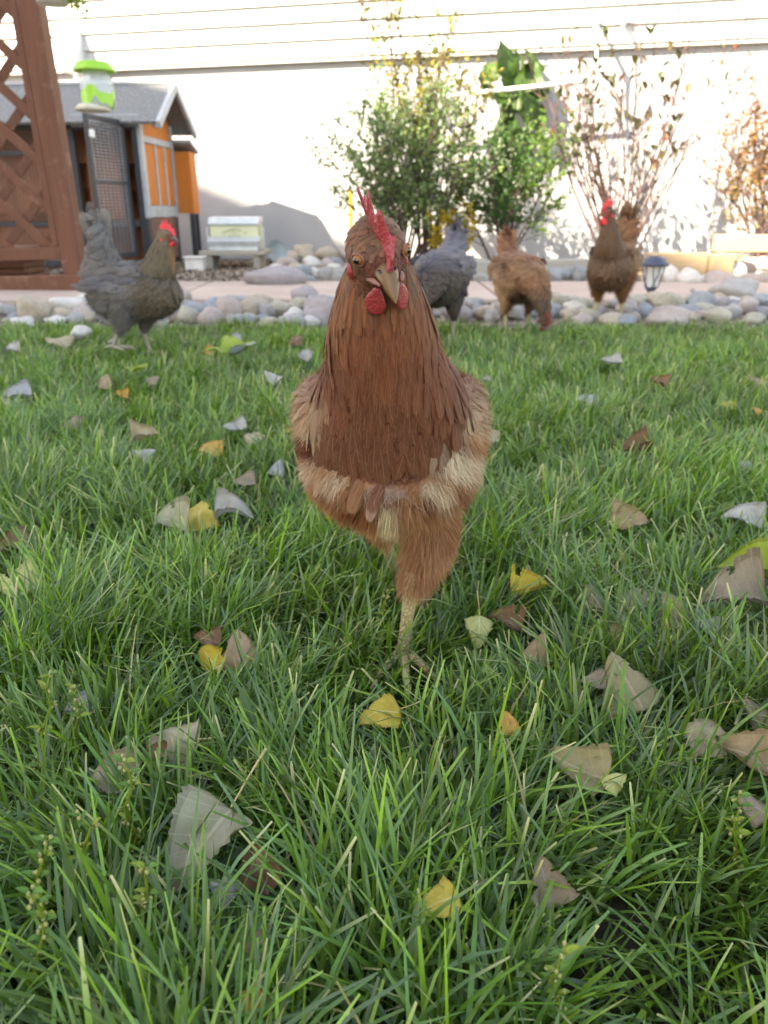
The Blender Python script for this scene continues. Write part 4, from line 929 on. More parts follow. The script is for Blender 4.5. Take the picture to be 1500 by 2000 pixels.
def head_parts(root, c, f, up=(0, 0, 1), roll=0.0, s=1.0, comb='up', cm='comb_red', beak='beak_horn', comb_h=1.0, wattle=1.0, detail=True):
    c = Vector(c); r, f, u = frame(f, up, roll); X = lambda a, b, d: c + (r * a + f * b + u * d) * s
    # beak: upper and lower halves
    def half(sg, L, w, h, name, droop):
        V = []; n = 10; m = 9
        for i in range(m):
            t = i / (m - 1); k = (1 - t ** 1.7) ** 0.75 + 0.02
            for j in range(n):
                a = math.pi * j / (n - 1); V.append(X(math.cos(a) * w * k, 0.016 + L * t, -0.004 + sg * math.sin(a) * h * k - droop * t ** 2.2))
        F = [(i * n + j, i * n + j + 1, (i + 1) * n + j + 1, (i + 1) * n + j) for i in range(m - 1) for j in range(n - 1)] + [(i * n, (i + 1) * n, (i + 1) * n + n - 1, i * n + n - 1) for i in range(m - 1)]
        return ob(name, mesh(name, V, F, True), root, mat=M[beak])
    half(1, 0.0225, 0.0076, 0.0082, 'upper_beak', 0.0095); half(-1, 0.016, 0.0064, 0.0042, 'lower_beak', 0.005)
    for sg in (-1, 1):
        # eye with lid, iris, pupil
        ec = X(sg * 0.0150, 0.0105, 0.0050); n_ = (r * sg * 0.72 + f * 0.68 + u * 0.02).normalized(); sd = n_.cross(u).normalized(); uu = sd.cross(n_)
        V, F = ellips(ec, (sd, uu, n_), (0.0037 * s, 0.0034 * s, 0.0032 * s)); e = ob('eye', mesh('eye', V, F), root, mat=M['eye_iris'])
        V, F = ellips(ec + n_ * 0.0016 * s, (sd, uu, n_), (0.0025 * s, 0.0025 * s, 0.0021 * s)); ob('pupil', mesh('pupil', V, F), e, mat=M['eye_pupil'])
        if detail:
            pts = [ec + n_ * 0.0006 * s + (sd * math.cos(a) * 0.0042 + uu * math.sin(a) * 0.0038) * s for a in np.linspace(0, 2 * math.pi, 19)]
            ob('eyelid', MB().tube(pts, 0.0007 * s, 6, False).me('eyelid', True), e, mat=M['face_red'])
            V, F = ellips(X(sg * 0.0175, -0.006, -0.0105), (r, f, u), (0.0028 * s, 0.0045 * s, 0.0060 * s)); ob('ear_lobe', mesh('ear_lobe', V, F), root, mat=M[cm])
            pts = [X(sg * 0.0072, 0.029, -0.0045), X(sg * 0.0090, 0.021, -0.0055), X(sg * 0.0105, 0.013, -0.0080)]
            ob('gape', MB().tube(pts, [0.0010 * s, 0.0019 * s, 0.0013 * s], 7).me('gape', True), root, mat=M['face_red'])
            V, F = ellips(X(sg * 0.0050, 0.0225, 0.0010), (r, f, u), (0.0012 * s, 0.0022 * s, 0.0007 * s), 8, 6); ob('nostril', mesh('nostril', V, F), root, mat=M['eye_pupil'])
        # wattle: flat hanging lobe narrowing to the jaw
        V = []; n = 14; m = 10
        for i in range(m + 1):
            t = i / m; w_ = (0.0022 + 0.0062 * math.sin(min(1, t * 1.08) * math.pi * 0.78) ** 1.3) * (1 if t < 0.92 else 1 - ((t - 0.92) / 0.08) ** 2 * 0.75); th = 0.0018 * (1 - 0.5 * t)
            cc = X(sg * (0.0072 + 0.003 * t), 0.0215 - 0.004 * t, -0.010 - 0.0205 * wattle * t)
            for k in range(n):
                a = 2 * math.pi * k / n; V.append(cc + ((f * 0.75 + r * 0.62 * -sg) * math.cos(a) * w_ * wattle + (r * 0.75 + f * 0.6 * sg) * math.sin(a) * th) * s)
        F = [(i * n + k, i * n + (k + 1) % n, (i + 1) * n + (k + 1) % n, (i + 1) * n + k) for i in range(m) for k in range(n)] + [tuple(range(n))[::-1], tuple(m * n + k for k in range(n))]
        ob('wattle', mesh('wattle', V, F), root, mat=M[cm])
    # single comb: thick serrated sheet along the skull
    n = 41; m = 7; V = [[], []]
    for i in range(n):
        t = i / (n - 1); b0 = 0.027 - 0.046 * t; bz = 0.006 + 0.0165 * math.sin(min(1, t * 1.35) * math.pi / 2)
        spike = (0.5 + 0.5 * math.cos((t * 5.0 - 0.55) * 2 * math.pi)) ** 1.6
        env = math.sin(math.pi * min(1, 0.10 + t * 0.92)) ** 0.7
        h = (0.005 + 0.010 * env + 0.0215 * spike * env * (0.35 + 0.85 * t)) * comb_h
        if comb == 'flop':        # front half folds to the right, back half leans left
            sway = 0.0042 * math.sin(t * 2 * math.pi * 1.15 + 0.3) * (1 - 0.35 * t); lean = 0.22 - 0.62 * t + 0.12 * math.sin(t * 14)
        else: sway = 0.0012 * math.sin(t * 9); lean = 0.08
        for sd_ in (0, 1):
            for j in range(m):
                q = j / (m - 1); th = (0.0016 + 0.0004 * math.sin(31 * t + 9 * q)) * (1 - 0.66 * q) * (1 if sd_ else -1)
                V[sd_].append(X(sway * (0.4 + 0.6 * q) + lean * h * q * (1 - 0.25 * q) + th, b0 - 0.25 * h * q * t, bz - 0.004 + h * q * (1 - 0.16 * abs(lean) * q)))
    A = V[0] + V[1]; o2 = n * m; g = lambda i, j, s_: s_ * o2 + i * m + j
    F = [(g(i, j, 0), g(i + 1, j, 0), g(i + 1, j + 1, 0), g(i, j + 1, 0)) for i in range(n - 1) for j in range(m - 1)] + [(g(i, j, 1), g(i, j + 1, 1), g(i + 1, j + 1, 1), g(i + 1, j, 1)) for i in range(n - 1) for j in range(m - 1)]
    F += [(g(i, m - 1, 0), g(i + 1, m - 1, 0), g(i + 1, m - 1, 1), g(i, m - 1, 1)) for i in range(n - 1)] + [(g(0, j, 0), g(0, j + 1, 0), g(0, j + 1, 1), g(0, j, 1)) for j in range(m - 1)] + [(g(n - 1, j, 0), g(n - 1, j, 1), g(n - 1, j + 1, 1), g(n - 1, j + 1, 0)) for j in range(m - 1)]
    ob('comb', mesh('comb', A, F), root, mat=M[cm])
def leg(root, hock, foot, mat='leg_yellow', yaw=0.0, r0=0.0062, s=1.0):
    hock, foot = Vector(hock), Vector(foot); mb = MB(); up = (hock - foot).normalized()
    pts = [hock + up * 0.02, hock, hock.lerp(foot, 0.15), hock.lerp(foot, 0.5), hock.lerp(foot, 0.88), foot + Vector((0, 0, 0.006)), foot]
    mb.tube(pts, [0.008 * s, 0.0085 * s, r0 * 1.08, r0 * 0.95, r0 * 1.0, r0 * 1.25, r0 * 0.9], 12)
    l = mb.build('leg', M[mat], root, True)
    for a, L in ((-0.55, 0.052), (0.0, 0.062), (0.55, 0.050), (math.pi - 0.35, 0.026)):
        d = Vector((math.sin(a + yaw), -math.cos(a + yaw), 0)); t = MB()
        q = [foot + Vector((0, 0, 0.004)), foot + d * L * 0.35 * s + Vector((0, 0, 0.005)), foot + d * L * 0.7 * s + Vector((0, 0, 0.003)), foot + d * L * s + Vector((0, 0, 0.001)), foot + d * (L + 0.012) * s + Vector((0, 0, -0.004))]
        t.tube(q, [r0 * 0.85, r0 * 0.72, r0 * 0.6, r0 * 0.45, 0.0008], 8); t.build('toe', M[mat], l, True)
    return l
def hen(name, label, loc, yaw, lofts, color, legs, head, tail, wings, seed, count, voxel=0.004, group=None, hair=None, legmat='leg_yellow', bare=None, lift=0.08, curv=0.15, scale=1.0, dens=0.42, side_down=0.0, cvar=(0.84, 1.16)):
    """lofts: lists of stations (x,y,z,a,b,featherL,featherW,pointed) running from beak to tail"""
    rs = np.random.default_rng(seed); root = empty(name, loc, yaw); tag(root, label, 'hen', group)
    me = remeshed([[s[:5] for s in L] for L in lofts], voxel)
    D = []; T = []; S = []
    for L in lofts:
        d = dense(L, 6); c = d[:, :3]; t = np.gradient(c, axis=0); t /= np.linalg.norm(t, axis=1)[:, None] + 1e-9; D.append(c); T.append(t); S.append(d[:, 3:8])
    D = np.vstack(D); T = np.vstack(T); S = np.vstack(S)
    def info(p):
        w_ = np.linalg.norm(p[:, None, :] - D[None], axis=2) / (0.5 * (S[None, :, 0] + S[None, :, 1]) + 0.004); wt = 1 / (w_ ** 6 + 1e-4); wt /= wt.sum(1)[:, None]
        return wt @ T, wt @ S[:, 2:5]
    p, nr, VV = sample(me, count * 5, rs); fl, sz = info(p)
    k = thin(p, np.maximum(sz[:, 1] * dens, 0.0011)); k = k[:count]
    if bare is not None: k = k[~bare(p[k], rs)]
    p, nr, fl, sz = p[k], nr[k], fl[k], sz[k]
    fl = fl + np.array([0, 0, -0.18]); fl[:, 2] -= 1.1 * np.clip(-nr[:, 1], 0, 1); fl[:, 0] += nr[:, 0] * 0.15; fl[:, 2] -= side_down * np.clip(np.abs(nr[:, 0]) - 0.3, 0, 1); lift = lift * (1 - 0.6 * (side_down > 0) * np.clip(np.abs(nr[:, 0]) - 0.3, 0, 1))
    col = color(p, nr, rs) * rs.uniform(*cvar, (len(p), 1))
    V, F, C, UV = feather_cards(p, nr, fl, sz[:, 0], sz[:, 1], col, lift, curv, np.clip(sz[:, 2], 0, 1), rs)
    parts = [(V, F, C, UV)]
    o = ob('plumage', mesh('plumage', V, F, True, col=C, uv=UV), root, mat=M['feather']); tag(o, kind='stuff')
    c = np.ones((len(VV), 4), np.float32); nv = np.empty(len(VV) * 3, np.float32); me.vertices.foreach_get('normal', nv); c[:, :3] = color(VV, nv.reshape(-1, 3).astype(float), rs) * 0.8
    a = me.attributes.new('Col', 'FLOAT_COLOR', 'POINT'); a.data.foreach_set('color', c.ravel()); me.name = 'body'; me.materials.append(M['hen_body'])
    ob('body', me, root)
    if hair:
        n, L, w_, fn = hair; hp, hn, _ = sample(me, n, rs); ok = fn(hp, rs); hp, hn = hp[ok], hn[ok]; hf, _ = info(hp); hf = hf + np.array([0, 0, -0.5])
        d = hf * 0.8 + hn * 0.55 + rs.normal(0, 0.22, hp.shape); V, F, C = hair_strips(hp, d, L * rs.uniform(0.5, 1.2, len(hp)), w_, color(hp, hn, rs) * rs.uniform(0.8, 1.35, (len(hp), 1)), rs)
        tag(ob('fluff', mesh('fluff', V, F, True, col=C), root, mat=M['fluff']), kind='stuff')
    for nm, spec in (('tail', tail), ('wing', wings)):
        for base, axis, nrm, L, Wd, col_ in spec:      # arrays of long quill feathers
            base = np.atleast_2d(base).astype(float); m_ = len(base); ax = np.broadcast_to(np.asarray(axis, float), (m_, 3)); nn = np.broadcast_to(np.asarray(nrm, float), (m_, 3)).copy(); nn /= np.linalg.norm(nn, axis=1)[:, None]
            cc = np.broadcast_to(np.asarray(col_, float), (m_, 3)) * rs.uniform(0.8, 1.2, (m_, 1))
            V, F, C, UV = feather_cards(base, nn, ax, L, Wd, cc, 0.02, 0.10, 0.15, rs, 0.10)
            ob(nm, mesh(nm, V, F, True, col=C, uv=UV), root, mat=M['feather'])
    root.scale = (scale,) * 3
    for h_, f_, y_ in legs: leg(root, h_, f_, legmat, y_)
    if head: head_parts(root, **head)
    return root
def mixc(a, b, f): f = np.clip(f, 0, 1)[:, None]; return a * (1 - f) + np.asarray(b) * f
def noise3(p, s, ph=0.0):
    q = p * s; return (np.sin(q[:, 0] * 1.7 + q[:, 1] * 2.3 + ph) + np.sin(q[:, 1] * 1.9 - q[:, 2] * 2.9 + ph * 2) + np.sin(q[:, 2] * 2.1 + q[:, 0] * 1.3 - ph)) / 3

# ---- front hen: measured in world metres, then moved to its own base
HB = np.array([0.006, 0.64, 0.0])
def loc_(st): return [tuple(np.array(s[:3]) - HB) + tuple(s[3:]) for s in st]
hc = np.array(P(739, 497, 0.508)); bt = np.array(P(784, 580, 0.460)); hf = bt - hc; hf /= np.linalg.norm(hf)
def hs(k, a, b, L, Wd, pt=0.0): q = hc + hf * k; return (q[0], q[1], q[2], a, b, L, Wd, pt)
f_head = loc_([hs(0.019, 0.0085, 0.0095, .004, .003), hs(0.012, 0.0135, 0.0150, .005, .0034), hs(0.004, 0.0165, 0.0190, .0065, .0042), hs(-0.008, 0.0185, 0.0205, .008, .005), hs(-0.018, 0.0165, 0.0175, .010, .006, .3), hs(-0.026, 0.010, 0.011, .012, .006, .4)])
f_neck = loc_([(-.003, .522, .392, .0175, .0175, .012, .0055, .4), (-.003, .531, .372, .0275, .0265, .017, .0045, .6), (-.002, .540, .350, .0360, .0310, .024, .0055, .6), (0, .551, .322, .0430, .0355, .027, .0075, .45), (.003, .565, .293, .0575, .0410, .026, .0090, .25), (.005, .584, .256, .0660, .0480, .026, .0100, .15), (.006, .615, .232, .062, .05, .026, .0105, .15)])
f_torso = loc_([(.006, .543, .237, .010, .012, .024, .0100, .2), (.006, .548, .236, .034, .032, .024, .0100, .2), (.006, .571, .234, .060, .049, .024, .0105, .2), (.006, .615, .232, .071, .055, .028, .0110, .2), (.006, .68, .232, .074, .062, .034, .014, .15), (.006, .74, .245, .070, .066, .038, .015, .2), (.006, .80, .280, .045, .045, .045, .016, .2), (.006, .835, .300, .02, .02, .045, .016, .2)])
f_fluff = loc_([(.006, .598, .214, .040, .022, .022, .009, .4), (.006, .640, .203, .068, .040, .024, .009, .5), (.006, .700, .202, .076, .050, .026, .010, .5), (.006, .76, .225, .060, .05, .03, .011, .5)])
tA, tB, tC, tD = P(838, 1030, .645), P(832, 1075, .640), P(818, 1118, .634), P(804, 1148, .630)
f_th1 = loc_([(.030, .652, .208, .034, .036, .026, .010, .5), (*tA, .0215, .026, .025, .009, .6), (*tB, .0175, .020, .022, .008, .6), (*tC, .0125, .014, .018, .007, .6), (*tD, .0068, .007, .012, .005, .6)])
uA, uB, uC = P(735, 990, .715), P(744, 1022, .735), P(750, 1048, .745)
f_th2 = loc_([(-.026, .700, .210, .034, .034, .026, .010, .5), (*uA, .016, .018, .022, .008, .6), (*uB, .010, .011, .018, .007, .6), (*uC, .0065, .007, .012, .005, .6)])
f_wing = [loc_([(.006 + sg * .046, .625, .252, .008, .016, .022, .0065, .4), (.006 + sg * .060, .648, .246, .012, .028, .024, .0075, .4), (.006 + sg * .070, .682, .240, .014, .036, .028, .0085, .4), (.006 + sg * .072, .725, .238, .012, .034, .032, .0095, .4), (.006 + sg * .067, .770, .245, .006, .022, .034, .010, .4)]) for sg in (-1, 1)]
BIB = np.array([(560, 862), (600, 884), (640, 918), (700, 938), (760, 944), (820, 940), (872, 902), (915, 848), (960, 818)], float)
def proj(p):
    q = p + HB - np.array([0, 0, CAMH]); d = q[:, 1] * CP - q[:, 2] * SP; return 750 + FPX * q[:, 0] / d, 1000 - FPX * (q[:, 1] * SP + q[:, 2] * CP) / d
def front_col(p, nr, rs):
    x, y = proj(p); n = len(p); v = noise3(p, 60); v2 = noise3(p, 190, 1.3)
    c = np.tile(np.array([[0.16, 0.033, 0.012]]), (n, 1)); c = mixc(c, (0.225, 0.055, 0.019), 0.5 + 0.6 * v)
    c = mixc(c, (0.27, 0.092, 0.03), np.clip((700 - y) / 100, 0, 1) * np.clip(np.abs(x - 755) / 100 - 0.25, 0, 1))     # golden hackle edge
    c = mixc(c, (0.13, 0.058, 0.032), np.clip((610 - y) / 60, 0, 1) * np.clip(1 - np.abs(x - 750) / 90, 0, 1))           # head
    head = np.linalg.norm(p + HB - hc, axis=1)
    c = mixc(c, (0.16, 0.085, 0.05), ((head < 0.03) & (v2 > 0.35)) * 0.7)
    face = np.linalg.norm(p + HB - (hc + hf * 0.016 - np.array([0, 0, 0.003])), axis=1)
    c = mixc(c, (0.26, 0.085, 0.065), np.clip((0.0165 - face) / 0.006, 0, 1) * 0.8)
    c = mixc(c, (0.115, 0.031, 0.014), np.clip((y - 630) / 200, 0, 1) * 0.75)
    below = y - np.interp(x, BIB[:, 0], BIB[:, 1]) + v * 8
    fl = mixc(np.tile(np.array([[0.31, 0.125, 0.052]]), (n, 1)), (0.42, 0.22, 0.11), 0.5 + v)
    c = mixc(c, fl, (below > 0) * 1.0 if False else np.clip(below / 6 + 0.5, 0, 1))
    for cx, cy, rx, ry, cc, k in ((888, 900, 42, 40, (0.68, 0.56, 0.42), 1), (852, 962, 34, 24, (0.66, 0.53, 0.38), .9), (758, 1008, 22, 30, (0.66, 0.54, 0.34), 1), (655, 940, 26, 20, (0.64, 0.52, 0.38), .9), (612, 915, 16, 26, (0.58, 0.42, 0.30), .8),
                              (748, 966, 52, 20, (0.30, 0.22, 0.18), .8), (690, 985, 24, 34, (0.22, 0.075, 0.03), .8), (905, 965, 26, 18, (0.24, 0.09, 0.045), .9), (835, 985, 20, 16, (0.22, 0.08, 0.04), .9), (800, 1040, 40, 40, (0.42, 0.20, 0.10), .4)):
        d = ((x - cx) / rx) ** 2 + ((y - cy) / ry) ** 2; c = mixc(c, cc, np.clip(1.25 - d, 0, 1) * k * ((below > -12) | (cx > 860)))
    wing = np.clip((np.abs(x - 762) - 128) / 22 + 0.5 * v, 0, 1) * (y < 850) * (y > 640) * np.clip((y - 735) / 60 + 0.35 * v2, 0.05, 1)
    c = mixc(c, (0.50, 0.33, 0.20), wing * 0.8)
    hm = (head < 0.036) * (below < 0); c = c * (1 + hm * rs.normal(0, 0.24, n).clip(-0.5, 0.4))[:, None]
    return c
def front_bare(p, rs):
    q = p + HB; face = np.linalg.norm(q - (hc + hf * 0.017 - np.array([0, 0, 0.003])), axis=1); x, y = proj(p)
    e = np.minimum(np.hypot(x - 714, y - 520), np.hypot(x - 792, y - 498))
    below = y - np.interp(x, BIB[:, 0], BIB[:, 1]); return (face < 0.0135) & (rs.random(len(p)) < 0.65) | (e < 17) | (below > 2) & (rs.random(len(p)) < 0.93)
quill = []
for sg in (-1, 1):
    b = [(sg * 0.066, 0.085 + 0.006 * i, .252 - 0.008 * i) for i in range(9)]
    quill.append((b, (sg * 0.10, 0.9, -0.25), (sg * 0.9, -0.25, 0.30), 0.060, 0.013, (0.34, 0.18, 0.10)))
tl = [([(0.006 * (i - 4), 0.185, 0.295) for i in range(9)], [((i - 4) * 0.07, 0.95, 0.05) for i in range(9)], [((i - 4) * 0.15, -0.05, 0.95) for i in range(9)], 0.09, 0.030, (0.26, 0.10, 0.045))]
fo = P(786, 1276, Z=0.022); hk = P(803, 1150, .630); hk2 = P(751, 1052, .745); fo2 = Vector((P(782, 1150, .78).x, .79, 0.02))
lv = lambda q: tuple(np.array(q) - HB)
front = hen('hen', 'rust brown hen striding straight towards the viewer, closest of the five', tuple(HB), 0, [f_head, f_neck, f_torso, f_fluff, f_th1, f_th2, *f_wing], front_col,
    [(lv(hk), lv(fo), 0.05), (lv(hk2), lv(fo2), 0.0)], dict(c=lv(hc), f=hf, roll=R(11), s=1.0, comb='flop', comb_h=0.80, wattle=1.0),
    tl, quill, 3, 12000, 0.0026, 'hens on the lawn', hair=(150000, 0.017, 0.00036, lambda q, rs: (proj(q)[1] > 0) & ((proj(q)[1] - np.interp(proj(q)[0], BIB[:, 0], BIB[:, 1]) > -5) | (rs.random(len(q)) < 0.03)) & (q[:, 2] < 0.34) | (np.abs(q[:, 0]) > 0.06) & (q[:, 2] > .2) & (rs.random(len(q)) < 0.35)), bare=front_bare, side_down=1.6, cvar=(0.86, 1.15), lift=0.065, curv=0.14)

# ---- the other four, in their own metres (facing -y)
def generic(up=True, s=1.0, plump=1.0):
    torso = [(0, -.122, .232, .030, .034, .028, .018, 0), (0, -.092, .220, .060, .066, .032, .020, 0), (0, -.035, .210, .080, .082, .036, .022, 0), (0, .030, .216, .084, .080, .040, .022, 0), (0, .080, .238, .076, .068, .042, .022, .1), (0, .118, .262, .054, .050, .045, .020, .2), (0, .140, .285, .028, .03, .045, .02, .2)]
    fluff = [(0, -.02, .175, .055, .04, .032, .018, .3), (0, .05, .180, .066, .05, .034, .018, .3), (0, .11, .21, .055, .055, .036, .018, .3)]
    th = [[(sg * .044, .005, .185, .042, .046, .030, .015, .4), (sg * .045, .0, .140, .030, .034, .028, .013, .5), (sg * .045, .006, .108, .018, .020, .022, .010, .6), (sg * .045, .012, .085, .008, .008, .014, .007, .6)] for sg in (-1, 1)]
    return torso, fluff, th
def head_loft(c, f, s=1.0):
    c = np.array(c); f = np.array(f, float); f /= np.linalg.norm(f); q = lambda k: tuple(c + f * k * s)
    return [(*q(.019), .0085 * s, .0095 * s, .006, .005, 0), (*q(.012), .0135 * s, .0150 * s, .008, .006, 0), (*q(.004), .0165 * s, .0185 * s, .010, .007, 0), (*q(-.008), .0175 * s, .0185 * s, .012, .008, .2), (*q(-.02), .0125 * s, .013 * s, .014, .009, .3)]
def quills(cols, tail_base, tail_dir, tail_L=0.13, tail_col=(0.2, 0.2, 0.2), spread=0.12, n=11):
    w_ = []
    for sg in (-1, 1):
        for row, (L, Wd, z0) in enumerate(((0.045, 0.018, .262), (0.050, 0.019, .240), (0.054, 0.019, .218))):
            b = [(sg * (0.079 - 0.003 * abs(row - 1)), -0.05 + 0.0105 * i + 0.012 * row, z0 + 0.012 * math.sin(i * 2.3)) for i in range(13)]
            w_.append((b, (sg * 0.02, 0.95, 0.02), (sg * 0.95, -0.05, 0.25), L, Wd, cols[row]))
    td = Vector(tail_dir).normalized(); sd = Vector((1, 0, 0)); nn = td.cross(sd); nn = nn if nn.y < 0 else -nn
    t_ = []
    for lay in range(2):
        b = [tuple(Vector(tail_base) + sd * 0.004 * (i - (n - 1) / 2) - td * 0.02 * lay) for i in range(n)]
        t_.append((b, [tuple(td + sd * spread * (i - (n - 1) / 2) / 3) for i in range(n)], [tuple(nn * 0.5 + sd * (0.9 if (i + lay) % 2 else -0.9)) for i in range(n)], tail_L * (1 - 0.25 * lay), 0.046, tail_col))
    return t_, w_
# grey hen in profile, tail cocked
torso, fluff, th = generic()
torso = torso[:-2] + [(0, .090, .272, .062, .062, .045, .022, .2), (0, .092, .325, .040, .040, .055, .022, .2), (0, .094, .370, .024, .030, .055, .022, .2), (0, .096, .405, .012, .022, .05, .026, .2)]
fluff = [(0, -.02, .175, .058, .045, .032, .018, .3), (0, .05, .180, .072, .058, .034, .018, .3), (0, .092, .205, .064, .058, .036, .018, .3), (0, .115, .235, .03, .04, .036, .018, .3)]
th[0] = [(-.040, .02, .185, .042, .046, .030, .015, .4), (-.040, .030, .140, .030, .034, .028, .013, .5), (-.040, .042, .112, .018, .020, .022, .010, .6), (-.040, .052, .092, .008, .008, .014, .007, .6)]
hcg = (0, -.108, .362); hfg = (0, -1, -.12)
neck = [(0, -.098, .358, .018, .019, .014, .008, .4), (0, -.094, .335, .027, .030, .020, .009, .6), (0, -.086, .305, .037, .040, .028, .011, .7), (0, -.074, .272, .049, .050, .034, .015, .5), (0, -.045, .242, .058, .058, .036, .02, .2)]
def grey_col(p, nr, rs):
    n = len(p); v = noise3(p, 50); c = mixc(np.tile(np.array([[0.088, 0.087, 0.09]]), (n, 1)), (0.155, 0.152, 0.158), 0.5 + 0.5 * v)
    c = mixc(c, (0.15, 0.158, 0.19), np.clip(1 - np.abs(p[:, 2] - .235) / .035, 0, 1) * np.clip(1 - np.abs(p[:, 1] - .02) / .07, 0, 1))
    c = mixc(c, (0.072, 0.060, 0.045), np.clip((-.01 - p[:, 1]) / .05, 0, 1))                       # olive brown breast
    nk = np.clip((p[:, 2] - .265) / .03, 0, 1) * np.clip((-.03 - p[:, 1]) / .03, 0, 1)
    c = mixc(c, (0.13, 0.094, 0.050), nk * (0.55 + 0.45 * noise3(p, 150)))
    c = mixc(c, (0.34, 0.15, 0.045), np.clip((-.115 - p[:, 1]) / .012, 0, 1) * (p[:, 2] > .29) * (p[:, 2] < .345))
    hd = np.linalg.norm(p - np.array(hcg), axis=1); c = mixc(c, (0.17, 0.13, 0.08), np.clip((.03 - hd) / .008, 0, 1))
    fc = np.linalg.norm(p - (np.array(hcg) + np.array([0, -.016, -.003])), axis=1); return mixc(c, (0.34, 0.05, 0.05), np.clip((.016 - fc) / .005, 0, 1))
t_, w_ = quills([(0.11, 0.108, 0.112), (0.095, 0.10, 0.125), (0.10, 0.097, 0.10)], (0, .090, .315), (0, .02, 1), 0.108, (0.16, 0.15, 0.145), 0.02, 8)
gl = P(282, 709, Z=0.0)
hen('hen', 'grey hen in profile with cocked tail near the lattice', (gl.x, gl.y, 0), R(83), [head_loft(hcg, hfg), neck, torso, fluff, th[0], th[1]], grey_col,
    [((-.040, .052, .095), (-.040, .075, .05), .0), ((.045, .012, .09), (.045, -.004, .02), .0)], dict(c=hcg, f=hfg, comb='up', cm='comb_bright', beak='beak_dark', comb_h=1.0, wattle=0.75), t_, w_, 5, 4000, 0.0042, scale=0.97, group= 'hens on the lawn', legmat='leg_grey',
    hair=(9000, 0.02, 0.0009, lambda q, rs: (q[:, 2] < .2) | (rs.random(len(q)) < .15)))
# slate hen, head down behind the front hen
def peck(dx=0.0):
    torso, fluff, th = generic()
    neck = [(dx * 1.0, -.195, .105, .017, .018, .014, .009, .4), (dx * .85, -.178, .135, .026, .028, .020, .011, .6), (dx * .5, -.150, .170, .038, .040, .028, .013, .6), (dx * .2, -.115, .200, .052, .054, .034, .017, .4), (0, -.075, .215, .06, .06, .036, .02, .2)]
    torso[-1] = (0, .138, .30, .032, .034, .05, .022, .2); torso.append((0, .150, .345, .014, .016, .05, .02, .2))
    return torso, fluff, th, neck
torso, fluff, th, neck = peck(-.02)
def slate_col(p, nr, rs):
    n = len(p); v = noise3(p, 70); c = mixc(np.tile(np.array([[0.075, 0.079, 0.105]]), (n, 1)), (0.13, 0.132, 0.17), 0.5 + 0.6 * v)
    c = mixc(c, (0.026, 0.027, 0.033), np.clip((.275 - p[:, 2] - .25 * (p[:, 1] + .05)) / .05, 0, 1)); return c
t_, w_ = quills([(0.14, 0.145, 0.18)] * 3, (0, .135, .30), (0, .75, 1), 0.07, (0.17, 0.175, 0.225), 0.10, 9)
ql = P(858, 672, Z=0.0); hcq = (-.02, -.205, .085); hfq = (0, -.55, -.8)
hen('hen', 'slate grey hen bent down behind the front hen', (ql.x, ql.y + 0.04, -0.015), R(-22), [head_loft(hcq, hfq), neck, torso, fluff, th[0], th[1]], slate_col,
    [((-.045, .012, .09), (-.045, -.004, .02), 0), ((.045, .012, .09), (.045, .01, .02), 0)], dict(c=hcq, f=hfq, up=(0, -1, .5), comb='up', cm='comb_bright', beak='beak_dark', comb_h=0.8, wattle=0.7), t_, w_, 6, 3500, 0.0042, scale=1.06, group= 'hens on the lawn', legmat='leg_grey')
# brown hen pecking
torso, fluff, th, neck = peck(.018)
def peck_col(p, nr, rs):
    n = len(p); v = noise3(p, 60, .7); c = mixc(np.tile(np.array([[0.155, 0.056, 0.025]]), (n, 1)), (0.22, 0.09, 0.042), 0.5 + 0.6 * v)
    c = mixc(c, (0.30, 0.19, 0.085), np.clip(1 - np.abs(p[:, 2] - .25) / .03, 0, 1) * (p[:, 1] < .02) * (0.4 + 0.4 * noise3(p, 130)))
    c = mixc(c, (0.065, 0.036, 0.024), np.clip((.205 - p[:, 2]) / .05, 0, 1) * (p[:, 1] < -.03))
    c = mixc(c, (0.42, 0.24, 0.13), np.clip((-p[:, 0] - .045) / .02, 0, 1) * np.clip((.24 - p[:, 2]) / .03, 0, 1)); return c
t_, w_ = quills([(0.16, 0.066, 0.032), (0.18, 0.085, 0.04), (0.22, 0.115, 0.062)], (0, .135, .30), (0, .5, 1), 0.085, (0.24, 0.115, 0.06), 0.10, 9)
bl = P(1012, 652, Z=0.0); hcb = (.018, -.205, .085); hfb = (.05, -.5, -.85)
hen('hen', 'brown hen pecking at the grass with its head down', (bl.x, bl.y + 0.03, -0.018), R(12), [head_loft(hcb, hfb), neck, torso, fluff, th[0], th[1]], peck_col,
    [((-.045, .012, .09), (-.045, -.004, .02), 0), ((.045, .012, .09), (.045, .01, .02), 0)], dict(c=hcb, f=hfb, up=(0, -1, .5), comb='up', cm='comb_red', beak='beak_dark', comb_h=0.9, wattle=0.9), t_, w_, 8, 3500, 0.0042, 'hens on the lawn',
    hair=(6000, 0.02, 0.0009, lambda q, rs: (q[:, 2] < .2)))
